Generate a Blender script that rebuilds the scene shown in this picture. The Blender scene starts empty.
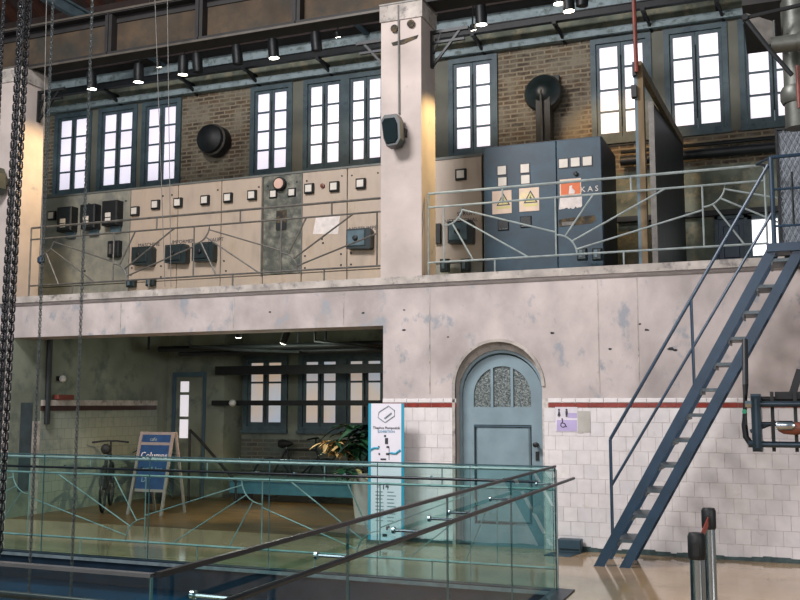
import bpy, math, random
from mathutils import Vector, Matrix
random.seed(7)
S = bpy.context.scene
COL = S.collection
# ------------------------------------------------------------------ camera
FPX, EYE = 955.0, 1.6                                   # focal length in pixels (800 wide), eye height
PH = math.atan(104/FPX); TH = math.atan(383*math.cos(PH)/FPX)
Fw = Vector((-math.sin(TH)*math.cos(PH), math.cos(TH)*math.cos(PH), math.sin(PH)))
Rt = Vector((math.cos(TH), math.sin(TH), 0)); Up = Rt.cross(Fw); C0 = Vector((0, 0, EYE))
cam = bpy.data.objects.new('camera', bpy.data.cameras.new('camera')); COL.objects.link(cam)
cam.data.sensor_width = 36; cam.data.lens = FPX/800*36; cam.data.clip_end = 200; cam.data.clip_start = .05
cam.matrix_world = Matrix(((Rt.x, Up.x, -Fw.x, 0), (Rt.y, Up.y, -Fw.y, 0), (Rt.z, Up.z, -Fw.z, EYE), (0, 0, 0, 1)))
S.camera = cam
def P(px, py, Y):                                       # a point of the photograph on the wall-parallel plane at depth Y
    d = Fw + Rt*((px-400)/FPX) + Up*((300-py)/FPX)
    return C0 + d*(Y/d.y)
def PX(px, Y, py=404): return P(px, py, Y).x
# ------------------------------------------------------------------ world, exposure, big lights
S.view_settings.view_transform = 'Standard'; S.view_settings.look = 'None'
S.view_settings.gamma = 1; S.view_settings.use_curve_mapping = False; S.view_settings.exposure = 0.56
W = bpy.data.worlds.new('world'); S.world = W; W.use_nodes = True
W.node_tree.nodes['Background'].inputs[0].default_value = (.50, .62, .68, 1)
W.node_tree.nodes['Background'].inputs[1].default_value = .25
def area(name, loc, target, sx, sy, power, col):
    l = bpy.data.lights.new(name, 'AREA'); l.shape = 'RECTANGLE'; l.size = sx; l.size_y = sy; l.energy = power; l.color = col
    o = bpy.data.objects.new(name, l); COL.objects.link(o); o.location = loc
    o.rotation_euler = (Vector(target)-Vector(loc)).to_track_quat('-Z', 'Y').to_euler(); return o
def spot(name, loc, target, power, col, ang=60, r=.04, blend=.6):
    l = bpy.data.lights.new(name, 'SPOT'); l.energy = power; l.color = col; l.spot_size = math.radians(ang); l.spot_blend = blend; l.shadow_soft_size = r
    o = bpy.data.objects.new(name, l); COL.objects.link(o); o.location = loc
    o.rotation_euler = (Vector(target)-Vector(loc)).to_track_quat('-Z', 'Y').to_euler(); return o
# daylight of the tall windows across the hall, behind the photographer
area('hall_window_daylight', (-3.0, -5.0, 5.0), (-3.0, 10.6, 2.2), 10, 4.5, 430, (1.0, .925, .955))
area('hall_skylight', (-6.5, 2.6, 9.6), (-2.5, 10.0, 1.0), 3.2, 1.8, 950, (1.0, .965, .98))
area('side_fill_light', (8.5, -1.0, 3.2), (-1.0, 10.6, 1.2), 5, 3.5, 300, (1.0, .95, .94))  # added light from the right, no known window there; works with the blocking tank
# ------------------------------------------------------------------ materials
def lin(c): return tuple(((v/255)/12.92 if v/255 <= .04045 else ((v/255+.055)/1.055)**2.4) for v in c)+(1,)
def nodes(m):
    m.use_nodes = True; nt = m.node_tree; return nt, nt.nodes, nt.links, nt.nodes['Principled BSDF']
def M(name, col, rough=.6, metal=0, var=.12, scale=6, bump=.0, col2=None, amt=.5, scale2=2.5, soft=.06, stretch=(1, 1, 1), spec=.5, bscale=None):
    m = bpy.data.materials.new(name); nt, N, L, p = nodes(m)
    p.inputs['Roughness'].default_value = rough; p.inputs['Metallic'].default_value = metal; p.inputs['Specular IOR Level'].default_value = spec
    g = N.new('ShaderNodeNewGeometry'); mp = N.new('ShaderNodeMapping'); mp.inputs['Scale'].default_value = stretch
    L.new(g.outputs['Position'], mp.inputs[0])
    n = N.new('ShaderNodeTexNoise'); n.inputs['Scale'].default_value = scale; n.inputs['Detail'].default_value = 6; L.new(mp.outputs[0], n.inputs['Vector'])
    r = N.new('ShaderNodeValToRGB'); c = lin(col)
    r.color_ramp.elements[0].color = tuple(v*(1-var*1.6) for v in c[:3])+(1,); r.color_ramp.elements[1].color = tuple(min(1, v*(1+var)) for v in c[:3])+(1,)
    r.color_ramp.elements[0].position = .3; r.color_ramp.elements[1].position = .7
    L.new(n.outputs[0], r.inputs[0]); out = r.outputs[0]
    if col2:
        n2 = N.new('ShaderNodeTexNoise'); n2.inputs['Scale'].default_value = scale2; n2.inputs['Detail'].default_value = 9; n2.inputs['Roughness'].default_value = .65
        L.new(mp.outputs[0], n2.inputs['Vector'])
        r2 = N.new('ShaderNodeValToRGB'); r2.color_ramp.elements[0].position = amt-soft; r2.color_ramp.elements[1].position = amt+soft
        L.new(n2.outputs[0], r2.inputs[0])
        mx = N.new('ShaderNodeMix'); mx.data_type = 'RGBA'; L.new(r2.outputs[0], mx.inputs[0]); L.new(out, mx.inputs[6]); mx.inputs[7].default_value = lin(col2); out = mx.outputs[2]
    L.new(out, p.inputs['Base Color'])
    if bump:
        b = N.new('ShaderNodeBump'); b.inputs['Strength'].default_value = bump; b.inputs['Distance'].default_value = .02
        n3 = N.new('ShaderNodeTexNoise'); n3.inputs['Scale'].default_value = bscale or scale*4; n3.inputs['Detail'].default_value = 5; L.new(mp.outputs[0], n3.inputs['Vector'])
        L.new(n3.outputs[0], b.inputs['Height']); L.new(b.outputs[0], p.inputs['Normal'])
    return m
def emit(name, col, s, grad=None):
    m = bpy.data.materials.new(name); nt, N, L, p = nodes(m)
    p.inputs['Base Color'].default_value = lin(col); p.inputs['Roughness'].default_value = .4
    p.inputs['Emission Strength'].default_value = s; p.inputs['Emission Color'].default_value = lin(col)
    if grad:
        g = N.new('ShaderNodeNewGeometry'); n = N.new('ShaderNodeTexNoise'); n.inputs['Scale'].default_value = grad[1]; n.inputs['Detail'].default_value = 2
        L.new(g.outputs['Position'], n.inputs['Vector'])
        r = N.new('ShaderNodeValToRGB'); r.color_ramp.elements[0].color = lin(grad[0]); r.color_ramp.elements[1].color = lin(col)
        r.color_ramp.elements[0].position = .35; r.color_ramp.elements[1].position = .6
        L.new(n.outputs[0], r.inputs[0]); L.new(r.outputs[0], p.inputs['Emission Color'])
    return m
def glass_mat(name, tint, ior=1.5, rough=0):
    m = bpy.data.materials.new(name); nt, N, L, p = nodes(m); N.remove(p)
    t = N.new('ShaderNodeBsdfTransparent'); t.inputs[0].default_value = tint+(1,)
    g = N.new('ShaderNodeBsdfGlossy'); g.inputs['Roughness'].default_value = rough
    fr0 = N.new('ShaderNodeFresnel'); fr0.inputs[0].default_value = ior; ge = N.new('ShaderNodeNewGeometry'); fr = N.new('ShaderNodeMix'); L.new(ge.outputs['Backfacing'], fr.inputs[0]); L.new(fr0.outputs[0], fr.inputs[2]); fr.inputs[3].default_value = 0
    mx = N.new('ShaderNodeMixShader'); L.new(fr.outputs[0], mx.inputs[0]); L.new(t.outputs[0], mx.inputs[1]); L.new(g.outputs[0], mx.inputs[2])
    L.new(mx.outputs[0], N['Material Output'].inputs[0]); return m
def brick_mat(name, c1, c2, mortar, bw=.23, bh=.075, patch=None, amt=.55, bump=.5, msize=.012, axis='XZ', warm=None):
    m = bpy.data.materials.new(name); nt, N, L, p = nodes(m); p.inputs['Roughness'].default_value = .85
    g = N.new('ShaderNodeNewGeometry'); sp = N.new('ShaderNodeSeparateXYZ'); cb = N.new('ShaderNodeCombineXYZ')
    L.new(g.outputs['Position'], sp.inputs[0]); L.new(sp.outputs[axis[0]], cb.inputs[0]); L.new(sp.outputs[axis[1]], cb.inputs[1])
    b = N.new('ShaderNodeTexBrick'); b.inputs['Scale'].default_value = 1; b.inputs['Brick Width'].default_value = bw; b.inputs['Row Height'].default_value = bh
    b.inputs['Mortar Size'].default_value = msize; b.inputs['Mortar Smooth'].default_value = .3; b.inputs['Bias'].default_value = 0
    b.inputs['Color1'].default_value = lin(c1); b.inputs['Color2'].default_value = lin(c2); b.inputs['Mortar'].default_value = lin(mortar)
    wob = N.new('ShaderNodeTexNoise'); wob.inputs['Scale'].default_value = 9; L.new(g.outputs['Position'], wob.inputs['Vector'])
    wm = N.new('ShaderNodeVectorMath'); wm.operation = 'MULTIPLY_ADD'; wm.inputs[1].default_value = (.025, .025, 0); L.new(wob.outputs[1], wm.inputs[0]); L.new(cb.outputs[0], wm.inputs[2])
    L.new(wm.outputs[0], b.inputs['Vector']); out = b.outputs[0]
    if patch:
        n2 = N.new('ShaderNodeTexNoise'); n2.inputs['Scale'].default_value = 2.2; n2.inputs['Detail'].default_value = 9; n2.inputs['Roughness'].default_value = .7; L.new(g.outputs['Position'], n2.inputs['Vector'])
        r2 = N.new('ShaderNodeValToRGB'); r2.color_ramp.elements[0].position = amt-.05; r2.color_ramp.elements[1].position = amt+.12; L.new(n2.outputs[0], r2.inputs[0])
        mx = N.new('ShaderNodeMix'); mx.data_type = 'RGBA'; L.new(r2.outputs[0], mx.inputs[0]); L.new(out, mx.inputs[6]); mx.inputs[7].default_value = lin(patch); out = mx.outputs[2]
    L.new(out, p.inputs['Base Color'])
    bp = N.new('ShaderNodeBump'); bp.inputs['Strength'].default_value = bump; bp.inputs['Distance'].default_value = .015; bp.invert = True
    L.new(b.outputs['Fac'], bp.inputs['Height']); L.new(bp.outputs[0], p.inputs['Normal'])
    return m
plaster = M('worn_plaster', (181, 170, 166), .85, var=.18, scale=2.2, bump=.3, bscale=14, col2=(146, 148, 152), amt=.6, scale2=3.2, soft=.04, stretch=(1.1, 1, .8))
plaster_bare = M('plaster_dirty_edge', (172, 164, 156), .9, var=.22, scale=5, bump=.3, col2=(120, 115, 112), amt=.6, scale2=9)
col_plaster = M('column_plaster', (182, 170, 163), .85, var=.12, scale=2, bump=.2, col2=(120, 128, 136), amt=.68, scale2=3.4)
dirty = M('damp_plaster', (112, 116, 106), .9, var=.25, scale=2.5, bump=.3, col2=(84, 92, 88), amt=.55, scale2=4)
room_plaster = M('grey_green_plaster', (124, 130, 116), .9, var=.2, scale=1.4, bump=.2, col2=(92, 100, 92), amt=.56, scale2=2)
slab_green = M('painted_soffit', (132, 142, 124), .85, var=.15, scale=2)
tile_m = [M('glazed_tile_%d' % i, c, .22, var=.05, scale=9, col2=c2, amt=.68, scale2=5, spec=.5) for i, (c, c2) in enumerate((((216, 210, 209), (196, 190, 186)), ((220, 214, 212), (204, 194, 184)), ((211, 206, 206), (184, 181, 178))))]
grout = M('tile_grout', (192, 184, 178), .95, var=.2, scale=20)
red_tile = M('red_glazed_tile', (134, 44, 32), .35, var=.2, scale=12, col2=(150, 120, 112), amt=.68, scale2=8)
dark_tile_wall = brick_mat('old_green_white_tiles', (134, 140, 128), (128, 134, 124), (112, 118, 108), .155, .155, patch=(96, 110, 104), amt=.58, bump=.3, msize=.006, axis='YZ')
brick = brick_mat('old_brick', (106, 86, 66), (74, 64, 56), (146, 134, 112), .235, .078, patch=(138, 130, 112), amt=.49, msize=.016)
brick_low = brick_mat('low_brick', (100, 96, 84), (78, 78, 72), (118, 116, 104), .235, .078, patch=(98, 108, 100), amt=.5)
greenwall = M('green_mottled_plaster', (112, 118, 104), .85, var=.3, scale=3, bump=.3, col2=(140, 134, 112), amt=.56, scale2=4)
pier_paint = M('green_painted_pier', (116, 116, 104), .75, var=.15, scale=2)
band_paint = M('pale_blue_plaster', (148, 164, 168), .85, var=.15, scale=4, bump=.5, col2=(104, 116, 112), amt=.58, scale2=9)
blue_wood = M('blue_painted_wood', (76, 94, 100), .55, var=.15, scale=5, col2=(56, 74, 86), amt=.6, scale2=7)
door_blue = M('blue_grey_door_paint', (122, 142, 150), .5, var=.1, scale=4, col2=(126, 144, 150), amt=.66, scale2=6)
door_dark = M('door_edge_paint', (66, 88, 102), .5)
pane_up = emit('frosted_daylight_pane', (250, 243, 250), .6, ((226, 219, 230), .9)); pane_up_l = emit('lilac_daylight_pane', (236, 230, 244), .56, ((212, 204, 220), .9))
pane_low = emit('dim_daylight_pane', (186, 196, 210), .36, ((214, 186, 160), 1.3))
pane_clear = emit('bright_gallery_pane', (250, 246, 248), 1.15)
marble = M('cream_marble', (180, 162, 144), .45, var=.14, scale=1.8, col2=(164, 146, 126), amt=.56, scale2=1.8, soft=.12, stretch=(3, 1, 1))
marble_g = M('grey_marble', (142, 138, 122), .5, var=.2, scale=2.5, col2=(112, 112, 104), amt=.54, scale2=4, soft=.1)
marble_v = M('veined_dark_marble', (118, 116, 104), .4, var=.45, scale=9, col2=(70, 74, 66), amt=.5, scale2=8, soft=.1)
brass_edge = M('dull_edge_trim', (96, 98, 92), .5)
black_metal = M('black_iron', (24, 27, 29), .5, .2, var=.25, scale=12)
dark_case = M('dark_green_case', (26, 38, 40), .4, var=.2, scale=10)
knob_plate = M('blue_grey_plate', (84, 104, 112), .4, .2, var=.2, scale=8)
dial = M('meter_face', (206, 198, 186), .5, var=.06)
dial_pink = M('aged_meter_face', (196, 160, 144), .5, var=.08)
cab_blue = M('cabinet_petrol_paint', (30, 64, 80), .5, .1, var=.3, scale=2.4, bump=.05, col2=(22, 40, 52), amt=.50, scale2=1.4, soft=.14)
cab_side = M('cabinet_side_paint', (52, 60, 66), .5, .1, var=.2)
rail_iron = M('old_grey_railing_iron', (96, 92, 86), .5, .2, var=.2, scale=14)
rail_teal = M('pale_grey_railing_paint', (146, 156, 154), .5, .1, var=.15, scale=10)
stair_blue = M('navy_stair_paint', (32, 56, 76), .4, .1, var=.15, scale=6)
tread_m = M('worn_tread_metal', (78, 88, 92), .4, .4, var=.25, scale=12)
steel = M('brushed_steel', (176, 184, 190), .22, 1, var=.05)
dark_steel = M('dark_handrail_steel', (22, 28, 33), .35, .3, var=.1)
chain_dark = M('dark_chain_steel', (66, 66, 68), .38, .75, var=.3, scale=30)
chain_light = M('galvanised_chain', (84, 90, 90), .45, .6, var=.2, scale=30)
girder_m = M('girder_web_paint', (72, 58, 42), .85, var=.3, scale=2.2, bump=.2, col2=(46, 44, 38), amt=.56, scale2=2.4, soft=.12)
girder_dark = M('girder_flange_paint', (32, 29, 28), .7, var=.2)
flange_edge = M('flange_edge_paint', (76, 70, 62), .6, var=.2)
plank_m = M('red_brown_roof_boards', (88, 52, 38), .85, var=.3, scale=3, stretch=(6, .6, 1))
rafter_m = M('dark_rafter_wood', (52, 40, 36), .85, var=.2)
roof_steel = M('blue_grey_roof_steel', (86, 104, 112), .6, .2, var=.15)
concrete = M('polished_concrete', (182, 154, 120), .085, var=.16, scale=1.1, col2=(156, 132, 102), amt=.54, scale2=2.2, soft=.14, spec=.7)
floor_room = M('worn_dark_wood_floor', (138, 98, 58), .3, var=.4, scale=2.2, stretch=(.5, 9, 1), col2=(52, 44, 38), amt=.5, scale2=1.2, soft=.15)
pit_m = M('dark_blue_pit_lining', (26, 66, 92), .35, var=.2, scale=1.5)
curb_m = M('dark_curb_metal', (24, 40, 54), .4, .2, var=.2, scale=8)
curb_edge = M('pale_curb_edge', (110, 124, 128), .4, .2, var=.2, scale=12)
glass = glass_mat('tinted_balustrade_glass', (.80, .925, .915))
glass_edge = M('glass_edge_teal', (58, 98, 100), .1, var=.05)
white_b = M('banner_white', (222, 218, 226), .5, var=.02)
cyan_b = M('banner_cyan', (42, 150, 178), .5, var=.04)
ink = M('dark_print', (52, 54, 60), .6)
ink_grey = M('grey_print', (132, 146, 150), .6)
ink_blue = M('blue_print', (92, 150, 176), .6)
purple = M('lilac_print', (176, 162, 200), .6, var=.1)
paper = M('aged_paper', (216, 192, 172), .7, var=.06, scale=8, col2=(224, 206, 160), amt=.6)
paper_w = M('torn_white_paper', (216, 206, 200), .8, var=.1, scale=14)
paper_grey = M('faded_grey_sheet', (176, 172, 164), .7, var=.1)
orange = M('orange_print', (206, 104, 56), .6, var=.1)
yellow = M('warning_yellow', (206, 196, 130), .6, var=.08)
rust = M('rusty_opening', (86, 72, 48), .8, var=.4, scale=16, col2=(36, 34, 30), amt=.5, scale2=10)
red_pipe = M('red_painted_pipe', (112, 50, 38), .5, var=.2)
wood_post = M('weathered_timber', (110, 92, 66), .8, var=.25, scale=4, stretch=(3, 3, .6))
board_m = M('dark_slate_board', (42, 46, 50), .5, var=.25, scale=4, col2=(70, 74, 76), amt=.66, scale2=5, stretch=(4, 4, .5))
leaf_d = M('dark_green_leaf', (38, 82, 52), .45, var=.3, scale=12)
leaf_dd = M('deep_green_leaf', (26, 50, 40), .5, var=.3, scale=12)
leaf_y = M('dry_yellow_leaf', (206, 174, 112), .6, var=.25, scale=12)
pot_m = M('white_planter', (190, 180, 172), .5, var=.08)
chalk_blue = M('blue_chalkboard', (30, 62, 100), .5, var=.2, scale=8)
wood_pale = M('pale_pine_frame', (136, 122, 114), .6, var=.1)
bench_m = M('light_blue_bench_paint', (64, 120, 148), .4, var=.12, scale=5)
bench_top = M('pale_bench_top', (120, 156, 164), .35, var=.1)
rubber = M('black_rubber', (18, 20, 20), .7)
pipe_dark = M('dark_pipe_paint', (34, 38, 40), .5, .2, var=.2)
lamp_on = emit('lit_lamp_lens', (255, 246, 226), 9)
lamp_white = M('white_lens', (200, 200, 194), .4)
bronze = M('grey_bronze_casting', (92, 94, 88), .45, .5, var=.25, scale=5, bump=.1)
machine_m = M('blue_grey_machine_steel', (52, 66, 76), .35, .6, var=.2, scale=8)
mach_orange = M('rust_orange_part', (112, 60, 42), .5, var=.3, scale=12)
green_dot = M('green_marker', (30, 150, 110), .5)
belt_red = M('red_belt', (150, 58, 46), .7)
mesh_m = M('pale_mesh_wire', (148, 156, 162), .5, .2)
mesh_back = M('pale_sheet_behind_mesh', (128, 134, 142), .6)
cable_m = M('grey_cable', (110, 108, 104), .6)
# ------------------------------------------------------------------ mesh helpers
class B:
    def __init__(s): s.v = []; s.f = []
    def box(s, x0, x1, y0, y1, z0, z1):
        if x1 < x0: x0, x1 = x1, x0
        if y1 < y0: y0, y1 = y1, y0
        if z1 < z0: z0, z1 = z1, z0
        n = len(s.v); s.v += [(x, y, z) for z in (z0, z1) for y in (y0, y1) for x in (x0, x1)]
        s.f += [tuple(n+i for i in q) for q in ((0, 2, 3, 1), (4, 5, 7, 6), (0, 1, 5, 4), (2, 6, 7, 3), (0, 4, 6, 2), (1, 3, 7, 5))]; return s
    def chbox(s, x0, x1, y0, y1, z0, z1, c):               # box with bevelled edge towards the viewer (-Y)
        n = len(s.v)
        s.v += [(x0, y1, z0), (x1, y1, z0), (x1, y1, z1), (x0, y1, z1), (x0, y0+c, z0), (x1, y0+c, z0), (x1, y0+c, z1), (x0, y0+c, z1), (x0+c, y0, z0+c), (x1-c, y0, z0+c), (x1-c, y0, z1-c), (x0+c, y0, z1-c)]
        for a, b in ((0, 4), (4, 8)):
            for i in range(4): j = (i+1) % 4; s.f.append((n+a+i, n+a+j, n+b+j, n+b+i))
        s.f += [(n+8, n+9, n+10, n+11), (n+3, n+2, n+1, n)]; return s
    def tube(s, pts, r, seg=8, r2=None, closed=False):
        pts = [Vector(p) for p in pts]; n0 = len(s.v); k = len(pts)
        for i, p in enumerate(pts):
            if closed: d = pts[(i+1) % k]-pts[i-1]
            else: d = (pts[min(i+1, k-1)]-pts[max(i-1, 0)])
            d.normalize(); a = d.cross(Vector((0, 0, 1)))
            if a.length < .15: a = d.cross(Vector((1, 0, 0)))
            a.normalize(); b = d.cross(a); rr = r if r2 is None else r+(r2-r)*i/(k-1)
            for j in range(seg):
                t = 2*math.pi*j/seg; q = p+(a*math.cos(t)+b*math.sin(t))*rr; s.v.append(tuple(q))
        for i in range(k if closed else k-1):
            for j in range(seg):
                a = n0+i*seg+j; b = n0+i*seg+(j+1) % seg; i2 = (i+1) % k; c = n0+i2*seg+(j+1) % seg; d = n0+i2*seg+j; s.f.append((a, b, c, d))
        if not closed: s.f.append(tuple(n0+j for j in range(seg))[::-1]); s.f.append(tuple(n0+(k-1)*seg+j for j in range(seg)))
        return s
    def bar(s, a, b, w, h, up=(0, 0, 1)):                  # rectangular bar from a to b; w sideways, h along up
        a = Vector(a); b = Vector(b); d = (b-a).normalized(); u = Vector(up); sd = d.cross(u)
        if sd.length < 1e-3: sd = d.cross(Vector((0, 1, 0)))
        sd.normalize(); u = sd.cross(d); n = len(s.v)
        for p in (a, b):
            for x, z in ((-1, -1), (1, -1), (1, 1), (-1, 1)): s.v.append(tuple(p+sd*x*w/2+u*z*h/2))
        s.f += [(n, n+1, n+2, n+3), (n+7, n+6, n+5, n+4)]+[(n+i, n+4+i, n+4+(i+1) % 4, n+(i+1) % 4) for i in range(4)]; return s
    def prism(s, poly, y0, y1):                            # polygon of (x, z) extruded in y
        n = len(s.v); k = len(poly)
        s.v += [(x, y0, z) for x, z in poly]+[(x, y1, z) for x, z in poly]
        s.f += [tuple(n+i for i in range(k)), tuple(n+k+i for i in range(k))[::-1]]+[(n+i, n+k+i, n+k+(i+1) % k, n+(i+1) % k) for i in range(k)]; return s
    def lathe(s, prof, c, axis=(0, 0, 1), seg=20):         # profile of (radius, height) round an axis through c
        ax = Vector(axis).normalized(); a = ax.cross(Vector((0, 0, 1)))
        if a.length < .1: a = Vector((1, 0, 0))
        a.normalize(); b = ax.cross(a); c = Vector(c); n0 = len(s.v)
        for r, h in prof:
            for j in range(seg):
                t = 2*math.pi*j/seg; s.v.append(tuple(c+ax*h+(a*math.cos(t)+b*math.sin(t))*r))
        for i in range(len(prof)-1):
            for j in range(seg): s.f.append((n0+i*seg+j, n0+i*seg+(j+1) % seg, n0+(i+1)*seg+(j+1) % seg, n0+(i+1)*seg+j))
        s.f.append(tuple(n0+j for j in range(seg))[::-1]); s.f.append(tuple(n0+(len(prof)-1)*seg+j for j in range(seg))); return s
    def poly(s, pts): n = len(s.v); s.v += [tuple(p) for p in pts]; s.f.append(tuple(range(n, n+len(pts)))); return s
WL = {}
def wl(o): return WL.get(o.name, Vector((0, 0, 0)))
def obj(name, b, mat, parent=None, smooth=False, label=None):
    me = bpy.data.meshes.new(name)
    org = Vector((0, 0, 0))
    if parent is None:
        xs = [v[0] for v in b.v]; ys = [v[1] for v in b.v]; zs = [v[2] for v in b.v]
        org = Vector(((min(xs)+max(xs))/2, (min(ys)+max(ys))/2, min(zs)))
    else:
        xs = [v[0] for v in b.v]; ys = [v[1] for v in b.v]; zs = [v[2] for v in b.v]
        org = Vector(((min(xs)+max(xs))/2, (min(ys)+max(ys))/2, (min(zs)+max(zs))/2))
    me.from_pydata([(v[0]-org.x, v[1]-org.y, v[2]-org.z) for v in b.v], [], b.f)
    for m in (mat if isinstance(mat, list) else [mat]): me.materials.append(m)
    import bmesh
    bm = bmesh.new(); bm.from_mesh(me); bmesh.ops.recalc_face_normals(bm, faces=bm.faces); bm.to_mesh(me); bm.free()
    if smooth:
        me.polygons.foreach_set('use_smooth', [True]*len(me.polygons))
        try: me.set_sharp_from_angle(angle=math.radians(40))
        except Exception: pass
    o = bpy.data.objects.new(name, me); COL.objects.link(o); WL[o.name] = org
    if parent is not None: o.parent = parent; o.location = org-wl(parent)
    else: o.location = org
    if label: o['label'] = label
    return o
def thing(name, label, cat, loc, group=None):
    o = bpy.data.objects.new(name, None); COL.objects.link(o); o.location = loc; o.empty_display_size = .1
    WL[o.name] = Vector(loc); o['label'] = label; o['category'] = cat
    if group: o['group'] = group
    return o
def tag(o, label, cat, group=None):
    o['label'] = label; o['category'] = cat
    if group: o['group'] = group
    return o
def struct(name, b=None, mat=None, loc=(0, 0, 0), label=None, cat='wall', smooth=False):
    if b: o = obj(name, b, mat, smooth=smooth)
    else:
        o = bpy.data.objects.new(name, None); COL.objects.link(o); o.location = loc; WL[o.name] = Vector(loc)
    o['kind'] = 'structure'
    if label: o['label'] = label; o['category'] = cat
    return o
def dup(o, parent, delta):                               # copy of a part (sharing its mesh), shifted by delta
    c = o.copy(); COL.objects.link(c); c.parent = parent; c.location = o.location+Vector(delta) if o.parent == parent else o.location
    WL[c.name] = wl(o)+Vector(delta)
    for ch in list(o.children): dup(ch, c, (0, 0, 0))
    return c
def text(name, body, loc, size, mat, parent, rot=(math.pi/2, 0, 0), align='CENTER', depth=.002, sx=1):
    cu = bpy.data.curves.new(name, 'FONT'); cu.body = body; cu.size = size; cu.align_x = align; cu.extrude = depth; cu.resolution_u = 2
    t = bpy.data.objects.new(name+'_tmp', cu); COL.objects.link(t)
    bpy.context.view_layer.update()
    me = bpy.data.meshes.new_from_object(t.evaluated_get(bpy.context.evaluated_depsgraph_get()))
    bpy.data.objects.remove(t); bpy.data.curves.remove(cu)
    me.materials.clear(); me.materials.append(mat)
    o = bpy.data.objects.new(name, me); COL.objects.link(o); o.parent = parent; o.location = Vector(loc)-wl(parent); o.rotation_euler = rot; o.scale = (sx, 1, 1)
    WL[o.name] = Vector(loc); return o
def grid_wall(x0, x1, z0, z1, y0, y1, holes):            # slab in XZ with rectangular holes
    xs = sorted({x0, x1, *[h[0] for h in holes], *[h[1] for h in holes]}); zs = sorted({z0, z1, *[h[2] for h in holes], *[h[3] for h in holes]})
    b = B()
    for i in range(len(xs)-1):
        run = None
        for j in range(len(zs)-1):
            cx = (xs[i]+xs[i+1])/2; cz = (zs[j]+zs[j+1])/2
            if cx < x0 or cx > x1 or cz < z0 or cz > z1 or any(h[0] < cx < h[1] and h[2] < cz < h[3] for h in holes):
                if run: b.box(xs[i], xs[i+1], y0, y1, *run); run = None
                continue
            run = (run[0], zs[j+1]) if run else (zs[j], zs[j+1])
        if run: b.box(xs[i], xs[i+1], y0, y1, *run)
    return b
FY, BY = 10.65, 15.0           # front wall face, back wall face
GZ = 3.13                       # gallery floor
GX, GY0, GY1 = -1.87, 2.61, 8.35   # side glass plane, near and far glass planes of the pit
# ------------------------------------------------------------------ floor, pit
b = B(); t = .25
b.box(-16, 6, GY1, FY, -t, 0).box(GX, 6, -8, GY1, -t, 0).box(-16, GX, -8, GY0, -t, 0)
floor = struct('floor', b, concrete, label='polished tan concrete floor of the hall in front of the tiled wall', cat='floor')
b = B().box(-10.4, -3.9, FY, BY+.3, -t, -.0)
struct('floor_lower_room', b, floor_room, label='dark worn wooden floor of the room under the gallery', cat='floor')
b = B(); pz = -3.2
b.box(-16, GX, GY1, GY1+.2, pz, -t).box(GX, GX+.2, GY0-.2, GY1+.2, pz, -t).box(-16, GX, GY0-.2, GY0, pz, -t).box(-16, GX+.2, GY0-.2, GY1+.2, pz-.2, pz).box(-16.2, -16, GY0, GY1, pz, -t)
struct('trim_pit_lining', b, pit_m, label='dark blue lining of the floor opening inside the glass balustrade', cat='pit wall')
b = B().box(-16, GX+.14, GY1-.04, GY1+.06, -.26, .012).box(GX-.04, GX+.14, GY0-.1, GY1-.04, -.26, .012).box(-16, GX-.04, GY0-.1, GY0+.04, -.26, .012)
cb = struct('trim_pit_curb', b, curb_m, label='dark metal curb that carries the glass balustrade', cat='curb')
obj('edge_strip', B().box(-16, GX-.05, GY1-.06, GY1-.041, -.03, .0), curb_edge, cb)
# ------------------------------------------------------------------ front wall with arched doorway
AX, AR, AZ = -3.035, .515, 1.80     # arch centre, radius, spring height
OX = PX(383, FY); LZ = 2.545        # right jamb of the wide opening, lintel soffit
WX0, WX1 = -16.0, 3.2
wf = thing('wall_front', 'worn pinkish plaster wall with white tiled lower half, arched door and ladder', 'wall', (AX, FY, 0)); wf['kind'] = 'structure'
b = B()
b.box(WX0, OX, FY, FY+.5, LZ, GZ)                                     # beam over the opening
N_ = 20; pts = [(AX-AR*math.cos(math.pi*i/N_), AZ+AR*math.sin(math.pi*i/N_)) for i in range(N_+1)]
b.box(OX, AX-AR, FY, FY+.3, 0, GZ); b.box(AX+AR, WX1, FY, FY+.3, 0, GZ)
for i in range(N_):
    (xa, za), (xb, zb) = pts[i], pts[i+1]
    b.prism([(xa, za), (xb, zb), (xb, GZ), (xa, GZ)], FY, FY+.3)
obj('plaster_face', b, plaster, wf)
obj('ledge_cap', B().box(WX0, WX1, FY-.03, FY+.5, GZ-.09, GZ), plaster_bare, wf)
obj('ledge_groove', B().box(WX0, WX1, FY-.012, FY, GZ-.135, GZ-.115), M('dirty_groove', (112, 104, 98), .9, var=.2), wf)
# faint shuttering seams and a patched conduit line
for px in (118, 232, 343, 430, 600, 640): 
    x = PX(px, FY); z0 = LZ+.03 if px < 383 else 1.72
    obj('seam', B().box(x-.006, x+.006, FY-.004, FY, z0, GZ-.15), plaster_bare, wf)
b = B()
for px, py, r in ((610, 349, .03), (647, 330, .03), (671, 349, .045), (675, 350, .03), (552, 333, .03), (404, 330, .025), (404, 310, .02), (640, 324, .02), (448, 337, .02), (270, 312, .02), (363, 313, .03), (150, 291, .02)):
    c = P(px, py, FY); b.prism([(c.x+r*random.uniform(.6, 1.2)*math.cos(k*1.05), c.z+.5*r*random.uniform(.6, 1.2)*math.sin(k*1.05)) for k in range(6)], FY-.003, FY+.001)
obj('chips', b, black_metal, wf)
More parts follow.
